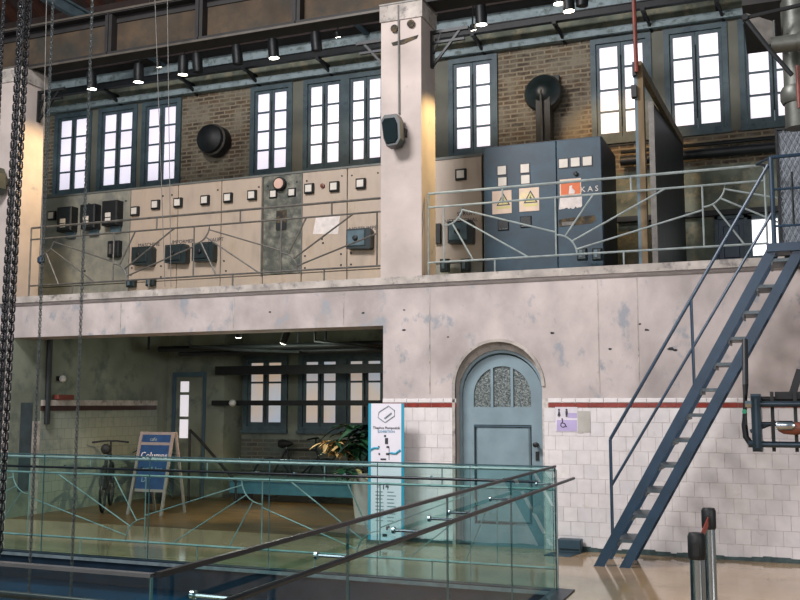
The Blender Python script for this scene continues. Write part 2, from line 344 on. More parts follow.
# tiles, each one its own piece
TS = .155; g = .003; ntile = 0; base = []
for mi in range(3):
    for w in (TS, TS/2):
        me = B().chbox(-w/2+g/2, w/2-g/2, 0, .012, -TS/2+g/2, TS/2-g/2, .002)
        m = bpy.data.meshes.new('tile'); m.from_pydata(me.v, [], me.f); m.materials.append(tile_m[mi]); base.append(m)
def add_piece(name, mesh, loc, parent):
    o = bpy.data.objects.new(name, mesh); COL.objects.link(o); o.parent = parent; o.location = Vector(loc)-wl(parent); return o
TY = FY-.012
def in_arch(x, z, m): return abs(x-AX) < AR+m and (z < AZ or math.hypot(x-AX, z-AZ) < AR+m)
b = B().box(OX, AX-AR-.03, FY-.008, FY, 0, 1.665).box(AX+AR+.0, WX1, FY-.008, FY, 0, 1.665); obj('grout_bed', b, grout, wf)
far_tiles = B()
for r in range(10):
    z = TS*(r+.5)+.005; x = OX+TS/2+(TS/2 if r % 2 else 0)
    if r % 2:
        add_piece('tile', base[1], (OX+TS/4, TY, z), wf); 
    while x < 1.6:
        xl = x-TS/2; xr = x+TS/2; L_, R_ = AX-AR-.035, AX+AR+.02
        mi = random.choice((0, 0, 1, 1, 2))*2
        if xr <= L_ or xl >= R_:
            if xl > .47: far_tiles.chbox(xl+g/2, xr-g/2, TY, FY, z-TS/2+g/2, z+TS/2-g/2, .003)
            else:
                o = add_piece('tile', base[mi], (x, TY+random.choice((0, 0, .0015, -.0015)), z), wf); ntile += 1
        elif xl < L_-.01:
            o = add_piece('tile', base[mi], ((xl+L_)/2, TY, z), wf); o.scale = ((L_-xl)/TS, 1, 1); ntile += 1
        elif xr > R_+.01:
            o = add_piece('tile', base[mi], ((xr+R_)/2, TY, z), wf); o.scale = ((xr-R_)/TS, 1, 1); ntile += 1
        x += TS
print('tiles', ntile)
ft = obj('tile_field', far_tiles, tile_m[0], wf); ft['kind'] = 'stuff'
rm = bpy.data.meshes.new('border_tile'); q = B().chbox(-TS/2+g/2, TS/2-g/2, 0, .014, -.024, .024, .003); rm.from_pydata(q.v, [], q.f); rm.materials.append(red_tile)
cm = bpy.data.meshes.new('cap_tile'); q = B().chbox(-TS/2+g/2, TS/2-g/2, 0, .02, -.024, .024, .006); cm.from_pydata(q.v, [], q.f); cm.materials.append(tile_m[1])
x = OX+TS/2
while x < 1.0:
    if x+TS/2 < AX-AR+.05 or x-TS/2 > AX+AR-.07:
        add_piece('border_tile', rm, (x, FY-.014, 1.586), wf); add_piece('cap_tile', cm, (x, FY-.02, 1.638), wf)
    x += TS
skm = M('damp_wall_foot', (58, 76, 76), .6, var=.35, scale=14)
b = B(); x = OX
while x < WX1:
    w = random.uniform(.05, .16)
    if x+w < AX-AR-.03 or x > AX+AR+.02: b.box(x, x+w, FY-.02, FY-.001, 0, random.uniform(.03, .065))
    x += w
sk = struct('baseboard_front', b, skm, label='ragged dark damp strip along the foot of the tiled wall', cat='skirting')
# arch moulding and door
b = B(); rin, rout = AR-.0, AR+.035
for i in range(N_):
    a0, a1 = math.pi*i/N_, math.pi*(i+1)/N_
    b.prism([(AX-rin*math.cos(a0), AZ+rin*math.sin(a0)), (AX-rout*math.cos(a0), AZ+rout*math.sin(a0)), (AX-rout*math.cos(a1), AZ+rout*math.sin(a1)), (AX-rin*math.cos(a1), AZ+rin*math.sin(a1))], FY-.02, FY+.03)
b.box(AX-rout, AX-rin, FY-.02, FY+.03, 0, AZ)
obj('arch_moulding', b, plaster_bare, wf)
dr = struct('door_1', loc=(AX, FY+.17, 0), label='blue-grey arched door with three obscured panes in its top', cat='door')
DY = FY+.17; DZ1 = .085
def arch_ring(b, cx, r0, r1, zs, y0, y1, zb, n=18):
    for i in range(n):
        a0, a1 = math.pi*i/n, math.pi*(i+1)/n
        b.prism([(cx-r0*math.cos(a0), zs+r0*math.sin(a0)), (cx-r1*math.cos(a0), zs+r1*math.sin(a0)), (cx-r1*math.cos(a1), zs+r1*math.sin(a1)), (cx-r0*math.cos(a1), zs+r0*math.sin(a1))], y0, y1)
    b.box(cx-r1, cx-r0, y0, y1, zb, zs); b.box(cx+r0, cx+r1, y0, y1, zb, zs)
b = B(); arch_ring(b, AX, AR-.035, AR-.0, AZ-DZ1, DY-.02, DY+.1, 0); obj('door_frame', b, door_blue, dr)
b = B()
for i in range(N_):
    (xa, za), (xb, zb) = pts[i], pts[i+1]
    b.prism([(xa, za-DZ1), (xb, zb-DZ1), (xb, zb+.02), (xa, za+.02)], DY-.05, DY+.05)
obj('plaster_reveal', b, plaster_bare, dr)
ri = .345; dz = AZ-.02-DZ1
b = B(); arch_ring(b, AX, ri, AR-.037, dz, DY, DY+.05, .0)                       # stiles and arched rail
b.box(AX-ri, AX+ri, DY, DY+.05, 0, .22); b.box(AX-ri, AX+ri, DY, DY+.05, 1.36, 1.565)
b.box(AX-.135, AX-.105, DY-.005, DY+.045, 1.565, dz+ri-.02); b.box(AX+.105, AX+.135, DY-.005, DY+.045, 1.565, dz+ri-.02)
leafo = obj('door_leaf', b, door_blue, dr)
obj('lower_panel', B().chbox(AX-ri+.02, AX+ri-.02, DY+.012, DY+.04, .24, 1.34, .02), door_blue, dr)
obj('glazing_bead', B().box(AX-ri, AX+ri, DY-.008, DY+.01, 1.338, 1.352), door_dark, dr)
obs = M('hammered_obscure_glass', (88, 98, 98), .3, var=.4, scale=60, col2=(134, 142, 136), amt=.56, scale2=60, bump=.6, bscale=60)
for x0, x1 in ((-ri, -.135), (-.105, .105), (.135, ri)):
    pp = [(AX+x0, 1.62)]; n = 6
    pp = [(AX+x0, 1.565), (AX+x1, 1.565)]+[(AX+x1+(x0-x1)*k/n, dz+math.sqrt(max(0, (ri+.012)**2-(x1+(x0-x1)*k/n)**2))) for k in range(n+1)]
    obj('pane', B().prism(pp, DY+.02, DY+.03), obs, dr)
b = B().lathe([(.02, 0), (.02, .02), (.014, .03), (.014, .06), (.03, .07), (.03, .1), (.01, .11)], (AX+.41, DY, 1.14), (0, -1, 0), 12); obj('door_knob', b, black_metal, dr, True)
obj('latch_plate', B().box(AX+.39, AX+.43, DY-.012, DY, .96, 1.06), black_metal, dr)
# wide opening: left jamb pillar and room behind
LXR = P(10, 400, FY).x              # right face of the lower left pillar
lp = struct('wall_left_pier', B().box(WX0, LXR, FY, FY+.6, 0, LZ), col_plaster, label='plastered pier at the left edge of the opening under the gallery', cat='pier')
obj('shaded_face', B().box(LXR, LXR+.012, FY+.0, FY+.6, 0, LZ), room_plaster, lp)  # shade on the pier's side put into a grey-green plaster colour
obj('edge_board', B().box(LXR, LXR+.02, FY+.44, FY+.6, 0, 1.35), plaster_bare, lp)
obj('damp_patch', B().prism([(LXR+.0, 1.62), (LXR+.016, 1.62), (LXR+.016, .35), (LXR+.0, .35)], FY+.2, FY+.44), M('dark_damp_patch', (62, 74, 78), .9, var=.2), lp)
SX = -10.22                          # side wall of lower room
b = B(); PY_ = 14.4; D0, D1, DZ = PX(173, PY_), PX(206, PY_), 2.16; PE = PX(224, PY_)
b.box(SX-.2, SX, FY+.6, PY_, 0, 2.95).box(SX-.2, D0, PY_, PY_+.2, 0, 2.95).box(D0, D1, PY_, PY_+.2, DZ, 2.95).box(D1, PE, PY_, BY, 0, 2.95)
ws = struct('wall_left', b, room_plaster, label='grey-green side wall of the room under the gallery', cat='wall')
obj('tile_dado', B().box(SX, SX+.014, FY+.6, 14.1, 0, 1.5), dark_tile_wall, ws)
obj('dado_cap', B().box(SX, SX+.05, FY+.6, 14.05, 1.575, 1.66), plaster_bare, ws)
obj('dado_border', B().box(SX, SX+.03, FY+.6, 14.05, 1.5, 1.575), M('dark_red_border', (58, 36, 32), .4), ws)
# room ceiling / gallery slab, right side wall
slab = struct('ceiling_lower_room', B().box(-14.8, WX1, FY+.5, BY, 2.95, GZ-.02), slab_green, label='green-grey concrete soffit of the gallery slab', cat='ceiling')
obj('downstand_beam', B().box(-10.2, -4.0, 12.6, 12.95, 2.75, 2.95), slab_green, slab)
struct('wall_right_room', B().box(-4.0, -3.9, FY+.3, BY, 0, 2.95), room_plaster)
# upper left / right continuation of gallery side closure
# ------------------------------------------------------------------ back wall with windows
UZ0, UZ1 = 5.72, 7.44
uw = [(54, 91), (98, 137), (142, 181), (251, 293), (304, 346), (346, 388), (449, 498), (591, 652), (664, 728), (738, 806)]
uw = [(PX(a, BY, 190-.2*a), PX(c, BY, 190-.2*a)) for a, c in uw]
lwz = (1.12, 2.47)
lw = [(PX(244, BY), PX(288, BY)), (PX(299, BY), PX(343, BY)), (PX(343, BY), PX(388, BY))]
gw = [(PX(748, BY, 235), PX(793, BY, 235), 3.62, 4.40), (PX(715, BY, 235), PX(748, BY, 235), GZ, 4.42)]
holes = [(a, c, UZ0, UZ1) for a, c in uw]+[(a, c)+lwz for a, c in lw]+gw
wb = struct('wall_back', grid_wall(-15.5, 4.5, 5.22, 7.56, BY, BY+.35, [h for h in holes]), brick, label='old brick back wall of the gallery with tall blue windows', cat='wall')
obj('gallery_wall_face', grid_wall(-15.5, 4.5, GZ-.2, 5.22, BY, BY+.35, holes), greenwall, wb)
obj('lower_plaster', grid_wall(-15.5, 4.5, .98, GZ-.2, BY, BY+.35, holes), room_plaster, wb)
obj('lower_brick', grid_wall(-15.5, 4.5, -.1, .98, BY, BY+.35, []), brick_low, wb)
obj('upper_plaster_band', B().box(-15.5, 4.5, BY-.02, BY+.35, 7.56, 8.45), band_paint, wb)
obj('cornice', B().box(-15.5, 4.5, BY-.14, BY, 7.47, 7.545).box(-15.5, 4.5, BY-.09, BY, 7.545, 7.6), band_paint, wb)
obj('grey_band', B().box(-15.5, 4.5, BY-.04, BY-.02, 7.6, 7.82), greenwall, wb)
def window(n, x0, x1, z0, z1, rows, pane_mat, cw=.085, double=2, label=None):
    w = struct('window_%d' % n, loc=((x0+x1)/2, BY, z0), label=label, cat='window')
    f = B(); y0, y1 = BY-.05, BY+.1
    f.box(x0, x0+cw, y0, y1, z0, z1).box(x1-cw, x1, y0, y1, z0, z1).box(x0+cw, x1-cw, y0, y1, z1-cw, z1).box(x0+cw, x1-cw, y0, y1, z0, z0+cw)
    f.box(x0-.02, x1+.02, y0-.03, y0, z0-.03, z0+.02)
    obj('window_frame', f, blue_wood, w)
    ax, cx, az, cz = x0+cw, x1-cw, z0+cw, z1-cw; mid = (ax+cx)/2
    for s0, s1 in ((ax, mid), (mid, cx)):
        c = B(); q = .054; ya, yb = BY-.015, BY+.04
        c.box(s0+.004, s0+q, ya, yb, az, cz).box(s1-q, s1-.004, ya, yb, az, cz).box(s0+q, s1-q, ya, yb, az, az+q+.02).box(s0+q, s1-q, ya, yb, cz-q, cz)
        h0, h1 = az+q+.02, cz-q; zz = [h0+(h1-h0)*k/rows for k in range(rows+1)]
        for k in range(1, rows): c.box(s0+q, s1-q, ya+.01, yb-.01, zz[k]-.017, zz[k]+.017)
        cs = obj('casement', c, blue_wood, w)
        for k in range(rows): obj('pane', B().box(s0+q, s1-q, BY+.012, BY+.02, zz[k]+(.014 if k else 0), zz[k+1]-(.014 if k < rows-1 else 0)), pane_mat, cs)
    obj('latch_bar', B().tube([(mid, BY-.03, z0+.25), (mid, BY-.03, z1-.3)], .008, 6), black_metal, w)
    return w
ul = ['leftmost tall blue window of the gallery', 'second tall blue gallery window from the left', 'third tall blue gallery window, left of the brick pier with the round lamp', 'blue gallery window just right of the round black lamp on brick',
      'left half of the wide blue window left of the central column', 'right half of the wide blue window, partly behind the central column', 'single blue window right of the central column', 'blue gallery window behind the tall timber post', 'blue gallery window right of the dark board', 'rightmost gallery window, partly behind the big pipe']
for i, (a, c) in enumerate(uw): window(i+1, a, c, UZ0, UZ1, 4, pane_up_l if i < 4 else pane_up, label=ul[i])
ll = ['leftmost blue window of the room under the gallery', 'middle blue window under the gallery', 'blue window under the gallery nearest the banner']
for i, (a, c) in enumerate(lw): window(i+11, a, c, lwz[0], lwz[1], 3, pane_low, label=ll[i])
x0, x1, z0, z1 = gw[0]
w = struct('window_14', loc=((x0+x1)/2, BY, z0), label='small bright window low on the gallery wall beside the ladder top', cat='window')
f = B().box(x0, x0+.06, BY-.03, BY+.05, z0, z1).box(x1-.06, x1, BY-.03, BY+.05, z0, z1).box(x0, x1, BY-.03, BY+.05, z1-.06, z1).box(x0, x1, BY-.03, BY+.05, z0, z0+.05).box(x0, x1, BY-.02, BY+.03, z0+.13, z0+.17).box(x0+.42, x0+.5, BY-.02, BY+.03, z0, z1)
obj('window_frame', f, blue_wood, w); obj('pane', B().box(x0+.06, x1-.06, BY+.055, BY+.06, z0+.05, z1-.06), pane_clear, w)
x0, x1, z0, z1 = gw[1]
w = struct('door_2', loc=((x0+x1)/2, BY, z0), label='dark blue door on the gallery left of the small bright window', cat='door')
obj('door_leaf', B().box(x0+.05, x1-.05, BY+.03, BY+.07, z0, z1-.05).chbox(x0+.12, x1-.12, BY+.015, BY+.03, z0+.12, z0+.55, .01).chbox(x0+.12, x1-.12, BY+.015, BY+.03, z0+.65, z1-.15, .01), stair_blue, w)
obj('door_frame', B().box(x0, x0+.05, BY-.03, BY+.08, z0, z1).box(x1-.05, x1, BY-.03, BY+.08, z0, z1).box(x0, x1, BY-.03, BY+.08, z1-.05, z1), blue_wood, w)
# painted piers between grouped windows
tn = 1
for i, j in ((0, 1), (1, 2), (3, 4), (7, 8), (8, 9)):
    a, c = uw[i][1], uw[j][0]
    if c-a > .02: struct('trim_%d' % tn, B().box(a, c, BY-.025, BY+.0, UZ0, UZ1), pier_paint, label='green-grey painted pier between gallery windows, pier %s' % ['left of the second', 'left of the third', 'beside the wide', 'behind the timber post', 'near the right pipe'][tn-1]+' window', cat='pier'); tn += 1
a, c = PX(436, BY, 120), uw[6][0]
struct('trim_6', B().box(a, c, BY-.025, BY, UZ0, UZ1), pier_paint, label='green-grey painted pier right of the central column', cat='pier')
struct('trim_7', B().box(PX(340, BY), PX(345, BY)+.3, BY-.06, BY-.05, 2.9, 2.91), pier_paint)
# dark pipes and ledge along the gallery wall under the windows
b = B().tube([(-2.2, BY-.2, 5.36), (.4, BY-.2, 5.36)], .075, 10).tube([(-2.2, BY-.14, 5.52), (.4, BY-.14, 5.52)], .03, 8)
tag(obj('wall_pipe', b, pipe_dark, smooth=True), 'thick dark pipe along the gallery wall under the right windows', 'pipe')
b = B().box(-2.3, .35, BY-.12, BY, 4.42, 4.5)
struct('trim_8', b, black_metal, label='dark lintel strip over the small gallery window and door', cat='trim')
# door 3 in the side wall of the lower room
w = struct('door_3', loc=((D0+D1)/2, PY_, 0), label='dark door with a tall narrow window strip beside the pier below the gallery', cat='door')
obj('door_frame', B().box(D0, D0+.05, PY_-.03, PY_+.1, 0, DZ).box(D1-.05, D1, PY_-.03, PY_+.1, 0, DZ).box(D0+.05, D1-.05, PY_-.03, PY_+.1, DZ-.08, DZ), door_dark, w)
a0, a1 = PX(180, PY_+.03), PX(189, PY_+.03)
b = B().box(D0+.05, a0, PY_+.02, PY_+.06, 0, DZ-.08).box(a1, D1-.05, PY_+.02, PY_+.06, 0, DZ-.08).box(a0, a1, PY_+.02, PY_+.06, 0, 1.0).box(a0, a1, PY_+.02, PY_+.06, 2.0, DZ-.08)
for z in (1.33, 1.76): b.box(a0, a1, PY_+.015, PY_+.06, z, z+.05)
obj('door_leaf', b, room_plaster, w)
for z0, z1 in ((1.0, 1.33), (1.38, 1.76), (1.81, 2.0)): obj('pane', B().box(a0, a1, PY_+.035, PY_+.045, z0, z1), emit('door_pane_%d' % int(z0*100), (226, 220, 226), .5), w)
# ------------------------------------------------------------------ columns, girder, roof
def column(name, x0, x1, label):
    c = thing(name, label, 'column', ((x0+x1)/2, FY+.25, GZ)); c['kind'] = 'structure'
    obj('shaft', B().box(x0, x1, FY-.004, FY+.5, GZ, 6.5), col_plaster, c)
    obj('capital', B().box(x0-.015, x1+.02, FY-.02, FY+.52, 6.36, 6.57), plaster_bare, c)
    obj('steel_angle', B().box(x0-.02, x1+.03, FY-.03, FY+.0, 6.57, 6.59).box(x1+.0, x1+.03, FY-.03, FY+.53, 6.57, 6.59), rail_iron, c)
    return c
cx0, cx1 = P(381, 150, FY).x, P(421.5, 150, FY).x
mc = column('wall_middle_column', cx0, cx1, 'tall whitish plastered column in the middle of the gallery')
obj('conduit', B().tube([((cx0+.24), FY-.02, 6.55), (cx0+.25, FY-.02, 5.15)], .012, 6), cable_m, mc)
obj('bolt_head', B().lathe([(.05, 0), (.05, .02), (.01, .03)], (cx0+.19, FY-.02, 6.25), (0, -1, 0), 10), rust, mc)
obj('bolt_head', B().lathe([(.05, 0), (.05, .02), (.01, .03)], (cx0+.41, FY-.02, 6.28), (0, -1, 0), 10), rust, mc)
obj('grout_scar', B().prism([(cx0+.14, 6.08), (cx0+.5, 6.13), (cx0+.48, 6.09), (cx0+.3, 6.04), (cx0+.16, 6.04)], FY-.012, FY), rust, mc)
lx1 = P(19, 150, FY).x
lc = column('wall_left_column', lx1-.9, lx1, 'plastered column at the far left lit warm on its side')
def bracket(px, sgn, label, cx):
    t = thing('wall_bracket', label, 'bracket', (cx, FY+.35, 5.95), 'iron brackets on the gallery columns')
    y = FY+.35; x = cx; s = sgn; L_ = .5
    obj('back_plate', B().box(x, x+s*.03, y-.03, y+.03, 5.82, 6.3), black_metal, t)
    obj('arm', B().box(x, x+s*L_, y-.025, y+.025, 6.26, 6.3), black_metal, t)
    obj('arm', B().box(x, x+s*L_*.9, y-.02, y+.02, 6.13, 6.16), black_metal, t)
    obj('brace', B().bar((x+s*.02, y, 5.84), (x+s*.4, y, 6.28), .03, .03), black_metal, t)
    obj('brace', B().bar((x+s*.04, y, 6.0), (x+s*.14, y, 6.28), .02, .02), black_metal, t)
bracket(0, 1, 'black iron bracket on the right side of the central column', cx1)
bracket(0, -1, 'black iron bracket on the left side of the central column', cx0)
bracket(0, 1, 'black iron bracket on the leftmost column', lx1)
gd = thing('crane_girder', 'long riveted crane girder with ochre web resting on the column tops', 'girder', (-5, 10.95, 6.55))
GYc = 10.95
obj('web', B().box(-15, 3, GYc-.01, GYc+.01, 6.62, 7.22), girder_m, gd)
obj('bottom_flange', B().box(-15, 3, GYc-.16, GYc+.16, 6.605, 6.645).box(-15, 3, GYc-.03, GYc+.03, 6.62, 6.7), girder_dark, gd)
obj('flange_rim', B().box(-15, cx0-.03, GYc-.175, GYc-.16, 6.575, 6.605), flange_edge, gd)
obj('top_flange', B().box(-15, 3, GYc-.16, GYc+.16, 7.22, 7.26).box(-15, 3, GYc-.03, GYc+.03, 7.12, 7.22), girder_dark, gd)
obj('flange_rim', B().box(-15, 3, GYc-.175, GYc-.16, 7.235, 7.265), flange_edge, gd)
for px in (-60, 110, 200, 297, 480, 640):
    x = PX(px, GYc-.1, 30); obj('stiffener', B().box(x-.06, x+.06, GYc-.14, GYc-.01, 6.6, 7.22).box(x-.008, x+.008, GYc-.16, GYc-.14, 6.6, 7.22), girder_dark, gd)
RS = .445
def rz(y): return 8.42+(BY-y)*RS
rf = struct('ceiling_roof', loc=(-5, 10, 9), label='sloping red-brown boarded roof above the gallery', cat='roof')
YR = 4.0; b = B()
y = BY+.1
while y > YR:
    ya, yb = y-.2, y-.006; b.f; n = len(b.v)
    for (yy, zz) in ((ya, rz(ya)), (yb, rz(yb)), (yb, rz(yb)+.04), (ya, rz(ya)+.04)): b.v += [(-16, yy, zz), (5, yy, zz)]
    b.f += [(n, n+1, n+3, n+2), (n+2, n+3, n+5, n+4), (n+4, n+5, n+7, n+6), (n+6, n+7, n+1, n), (n, n+2, n+4, n+6), (n+1, n+7, n+5, n+3)]; y -= .2
rb = obj('roof_boards', b, plank_m, rf); rb['kind'] = 'stuff'
x = -15.5
while x < 4.5:
    obj('rafter', B().bar((x, BY, rz(BY)-.1), (x, YR, rz(YR)-.1), .09, .16), rafter_m, rf); x += .62
for y in (13.6, 11.9, 9.6): obj('purlin', B().box(-16, 5, y-.05, y+.05, rz(y)-.36, rz(y)-.2), roof_steel if y < 13 else rafter_m, rf)
for x in (-10.9, -6.6, -1.9): obj('tie_beam', B().box(x-.05, x+.05, 5.0, BY, 8.3, 8.34).box(x-.012, x+.012, 5, BY, 8.16, 8.3).box(x-.05, x+.05, 5, BY, 8.12, 8.16), roof_steel, rf)
struct('trim_wall_plate', B().box(-15.5, 4.5, BY-.35, BY-.02, 8.16, 8.5), rafter_m, label='dark timber wall plate above the pale blue band', cat='beam')
# dark conduit rail above the windows
tr = thing('conduit_rail', 'long dark conduit rail bracketed to the wall above the gallery windows', 'rail', (-6, 14.6, 7.6))
obj('rail', B().box(-14.5, 3.0, 14.5, 14.6, 7.66, 7.76).box(-14.5, 3, 14.48, 14.62, 7.76, 7.775), black_metal, tr)
for px in (106, 182, 245, 318, 473, 555, 644, 718):
    x = PX(px, 14.55, 50); obj('bracket', B().bar((x, 14.55, 7.68), (x+.08, BY-.02, 7.45), .035, .05).box(x-.03, x+.03, 14.5, BY, 7.62, 7.66), black_metal, tr)
# ------------------------------------------------------------------ spotlights
sl = thing('light_track', 'black lighting track hung under the roof in front of the windows', 'track', (-6, 13.0, 7.6))
TKY, TKZ = 12.6, 7.28
obj('track', B().box(-12.4, 2, TKY-.03, TKY+.03, TKZ, TKZ+.04), black_metal, sl)
for x in (-12, -9.5, -7, -4.5, -2, .5): obj('hanger', B().tube([(x, TKY, TKZ+.04), (x, TKY, rz(TKY))], .012, 6), black_metal, sl)
def spotlight(px, py, lit, label, h=.26, r=.075, tilt=(0, -.2), warm=None, Y=TKY):
    p = P(px, py, Y); t = thing('spotlight', label, 'spotlight', (p.x, p.y, p.z), 'track spotlights above the gallery')
    ax = Vector((tilt[0], tilt[1], 1)).normalized()
    obj('housing', B().lathe([(r, 0), (r, h*.75), (r*.8, h), (r*.3, h+.01)], p, ax, 14), black_metal, t, True)
    obj('lens', B().lathe([(r*.9, -.006), (r*.9, .002)], p, ax, 14), lamp_on if lit else rubber, t)
    top = p+ax*h
    obj('stem', B().tube([top-Vector((0, 0, .01)), (top.x, Y, TKZ-.004) if Y == TKY else (top.x, top.y, 2.953)], .012, 6), black_metal, t)
    return p
sp = [(92, 89, 1, 'lit black spotlight over the leftmost gallery window'), (138.5, 82, 1, 'lit spotlight over the third gallery window'), (159, 67, 1, 'small lit spotlight higher than its neighbours'),
      (183, 74.5, 1, 'lit spotlight left of the round black lamp'), (198, 72, 0, 'unlit short spotlight just right of a lit one'), (238, 64, 0, 'unlit spotlight tilted over the brick pier'), (274, 58, 1, 'lit spotlight over the window right of the brick pier'),
      (317, 51, 0, 'unlit spotlight over the wide window'), (338, 37, 1, 'small lit spotlight beside the central column'), (481.5, 24.5, 1, 'lit spotlight over the single window right of the column'),
      (473.5, 30, 1, 'tiny lit spotlight beside a larger one, right of the column'), (559, 3.5, 1, 'small lit spotlight above the brick wall'), (569, 11, 1, 'large lit spotlight above the brick wall'), (582, 6, 0, 'unlit spotlight at the top edge')]
for i, (px, py, lit, lb) in enumerate(sp):
    small = i in (2, 8, 10)
    spotlight(px, py, lit, lb, h=.08 if small else .3, r=.042 if small else .084, tilt=(random.uniform(-.1, .1), -.1 if not small else -.5))
for px, tgt, pw, colr in ((481, (-3.8, BY, 6.2), 30, (1, .72, .40)), (569, (-2.2, BY, 5.5), 150, (1, .62, .28)), (183, (-9.8, BY, 5.3), 150, (1, .66, .34)), (138, (-10.2, FY+.3, 4.6), 40, (1, .72, .38)), (274, (-7.4, BY, 5.8), 45, (1, .68, .36))):
    p = P(px, 50, TKY); spot('spot_lamp', (p.x, TKY, TKZ-.35), tgt, pw, colr, 48)
# warm lamps standing on the gallery floor, washing the columns' sides
spot('column_wash_lamp', (-2.9, 11.35, 5.9), (cx1, FY+.3, 4.3), 190, (1, .70, .30), 70)
spot('column_wash_lamp', (-8.7, 11.3, 5.9), (lx1, FY+.3, 4.6), 200, (1, .70, .34), 75)
# under-gallery lights
for px, py, tgt, lb, tl in ((238.5, 337, (-6.0, 13.0, 0), 'small round lit downlight under the gallery slab', (.2, -.3)), (283, 343, (-8.5, 12.6, 0), 'black cylinder spotlight under the gallery slab, lit', (.55, -.2))):
    spotlight(px, py, 1, lb, h=.05 if px < 260 else .2, r=.05, tilt=tl, Y=12.0)
    pl_ = bpy.data.lights.new('room_fill_glow', 'POINT'); pl_.energy = 11; pl_.color = (.92, 1, .86); pl_.shadow_soft_size = .05; po_ = bpy.data.objects.new('room_fill_glow', pl_); COL.objects.link(po_); po_.location = P(px, py+8, 12.4)  # added fill near the downlights to brighten the soffit, no fixture of its own
    p = P(px, py+3, 12.0); spot('room_spot_lamp', p, tgt, 150, (1, .74, .42), 80)
# ------------------------------------------------------------------ railings
def railing(name, label, mapf, us, kinds, z0, mat, ends, mirror=False, rr=.011, frame_only=()):
    t = thing(name, label, 'railing', mapf((us[0]+us[-1])/2, z0))
    zt, zs, zb = z0+1.02, z0+.85, z0+.17
    T = lambda pts, r=rr: B().tube([mapf(u, z) for u, z in pts], r, 6)
    obj('top_rail', T([(ends[0], zt), (ends[1], zt)], .016), mat, t, True)
    obj('middle_rail', T([(ends[0], zs), (ends[1], zs)], .013), mat, t, True)
    obj('bottom_rail', T([(ends[0], zb), (ends[1], zb)], .013), mat, t, True)
    for e in ends: obj('end_post', T([(e, z0), (e, zt)], .013), mat, t, True)
    for u in us: obj('baluster', T([(u, zb), (u, zs)]), mat, t, True)
    for i, k in enumerate(kinds):
        u0, u1 = us[i], us[i+1]; w = u1-u0; h = zs-zb; m = (u0+u1)/2
        obj('stub', T([(m+.05, zs), (m+.05, zt)]), mat, t); obj('stub', T([(m-.05, z0), (m-.05, zb)]), mat, t)
        if k == '-': continue
        def uv(a, c):
            if k[1] == 'R': a = 1-a/w; a *= w
            if k[0] == 'T': c = h-c
            return (u0+a, zb+c)
        r = .24
        obj('fan_arc', T([uv(r*math.cos(j*math.pi/16), r*math.sin(j*math.pi/16)) for j in range(9)]), mat, t, True)
        for ang, e in ((64, (.27*w, h)), (40, (.76*w, h)), (14, (w, .60*h))):
            a = math.radians(ang); obj('fan_ray', T([uv(r*math.cos(a), r*math.sin(a)), uv(*e)]), mat, t, True)
    return t
RY = FY+.12
m_ = lambda u, z: Vector((u, RY, z))
pxs = lambda L_, Y, py=240: [PX(p, Y, py) for p in L_]
railing('gallery_railing', 'old iron railing with fan motifs between the left and central columns', m_, pxs((41, 114, 194, 281, 377), RY), ('TL', 'BL', 'TL', 'BL'), GZ, rail_iron, (PX(31, RY, 240), cx0-.01))
railing('gallery_railing', 'old iron railing with fan motifs in front of the blue cabinet', m_, pxs((444, 556, 704, 860), RY), ('TL', 'BL', 'TL'), GZ, rail_teal, (cx1+.02+.02, PX(766, RY, 210)))
m2 = lambda u, z: Vector((u, GY1+.1, z))
railing('pit_railing', 'pale teal iron railing with fan motifs behind the far glass of the floor opening', m2, pxs((-90, 28, 145, 262, 380, 497), GY1+.1, 520), ('TR', 'BR', 'TR', 'BR', 'TR'), 0, rail_teal, (-9.3, GX-.02), rr=.0065)
# ------------------------------------------------------------------ glass balustrade
def balustrade(name, label, joints, mapbox, cat='balustrade'):
    t = thing(name, label, cat, mapbox(sum((joints[0], joints[-1]))/2, 0))
    for a, c in zip(joints[:-1], joints[1:]):
        p0 = mapbox(a+.006, -.2); p1 = mapbox(c-.006, 1.05); th = .006
        dx = abs(p1.x-p0.x) > .05
        b = B().box(p0.x, p1.x, p0.y-th, p0.y+th, p0.z, p1.z) if dx else B().box(p0.x-th, p0.x+th, p0.y, p1.y, p0.z, p1.z)
        gp = obj('glass_panel', b, glass, t)
        e = B()
        for k in (c-.006,):
            q0 = mapbox(k, 0); q1 = mapbox(k+.004, 1.05)
            e.box(q0.x-(0 if dx else .0065), q1.x+(0 if dx else .0065), q0.y-(.0065 if dx else 0), q1.y+(.0065 if dx else 0), 0, 1.05)
        obj('panel_edge', e, glass_edge, gp)
    return t
fj = [-13.0, -11.55, -10.17, -8.80, PX(47, GY1), PX(152, GY1), PX(271, GY1), PX(378, GY1), PX(470, GY1), GX-.02]
t = balustrade('glass_balustrade', 'tinted glass balustrade across the far side of the floor opening', fj, lambda u, z: Vector((u, GY1, z)))
obj('cap_rail', B().box(fj[0], GX-.02, GY1-.011, GY1+.011, 1.05, 1.062), M('teal_cap', (66, 94, 98), .3, .3), t)
def handrail(t, a, c, z, off, axis, sides):
    # a, c along; off = rail position across; sides = glass position across
    f = (lambda u, w, zz: Vector((u, w, zz))) if axis == 'x' else (lambda u, w, zz: Vector((w, u, zz)))
    obj('handrail', B().tube([f(a, off, z), f(c, off, z)], .013, 10), dark_steel, t, True)
    return f
f = handrail(t, -13, GX-.12, .93, GY1-.12, 'x', GY1)
for px in (60, 137, 169, 251, 289, 340, 427, 500):
    x = PX(px, GY1-.1); obj('standoff', B().tube([(x, GY1+.02, .93), (x, GY1-.12, .93)], .007, 8).lathe([(.016, 0), (.016, .012)], (x, GY1+.008, .93), (0, 1, 0), 10), steel, t, True)
sj = [GY0, 4.05, 5.45, 6.88, GY1-.02]
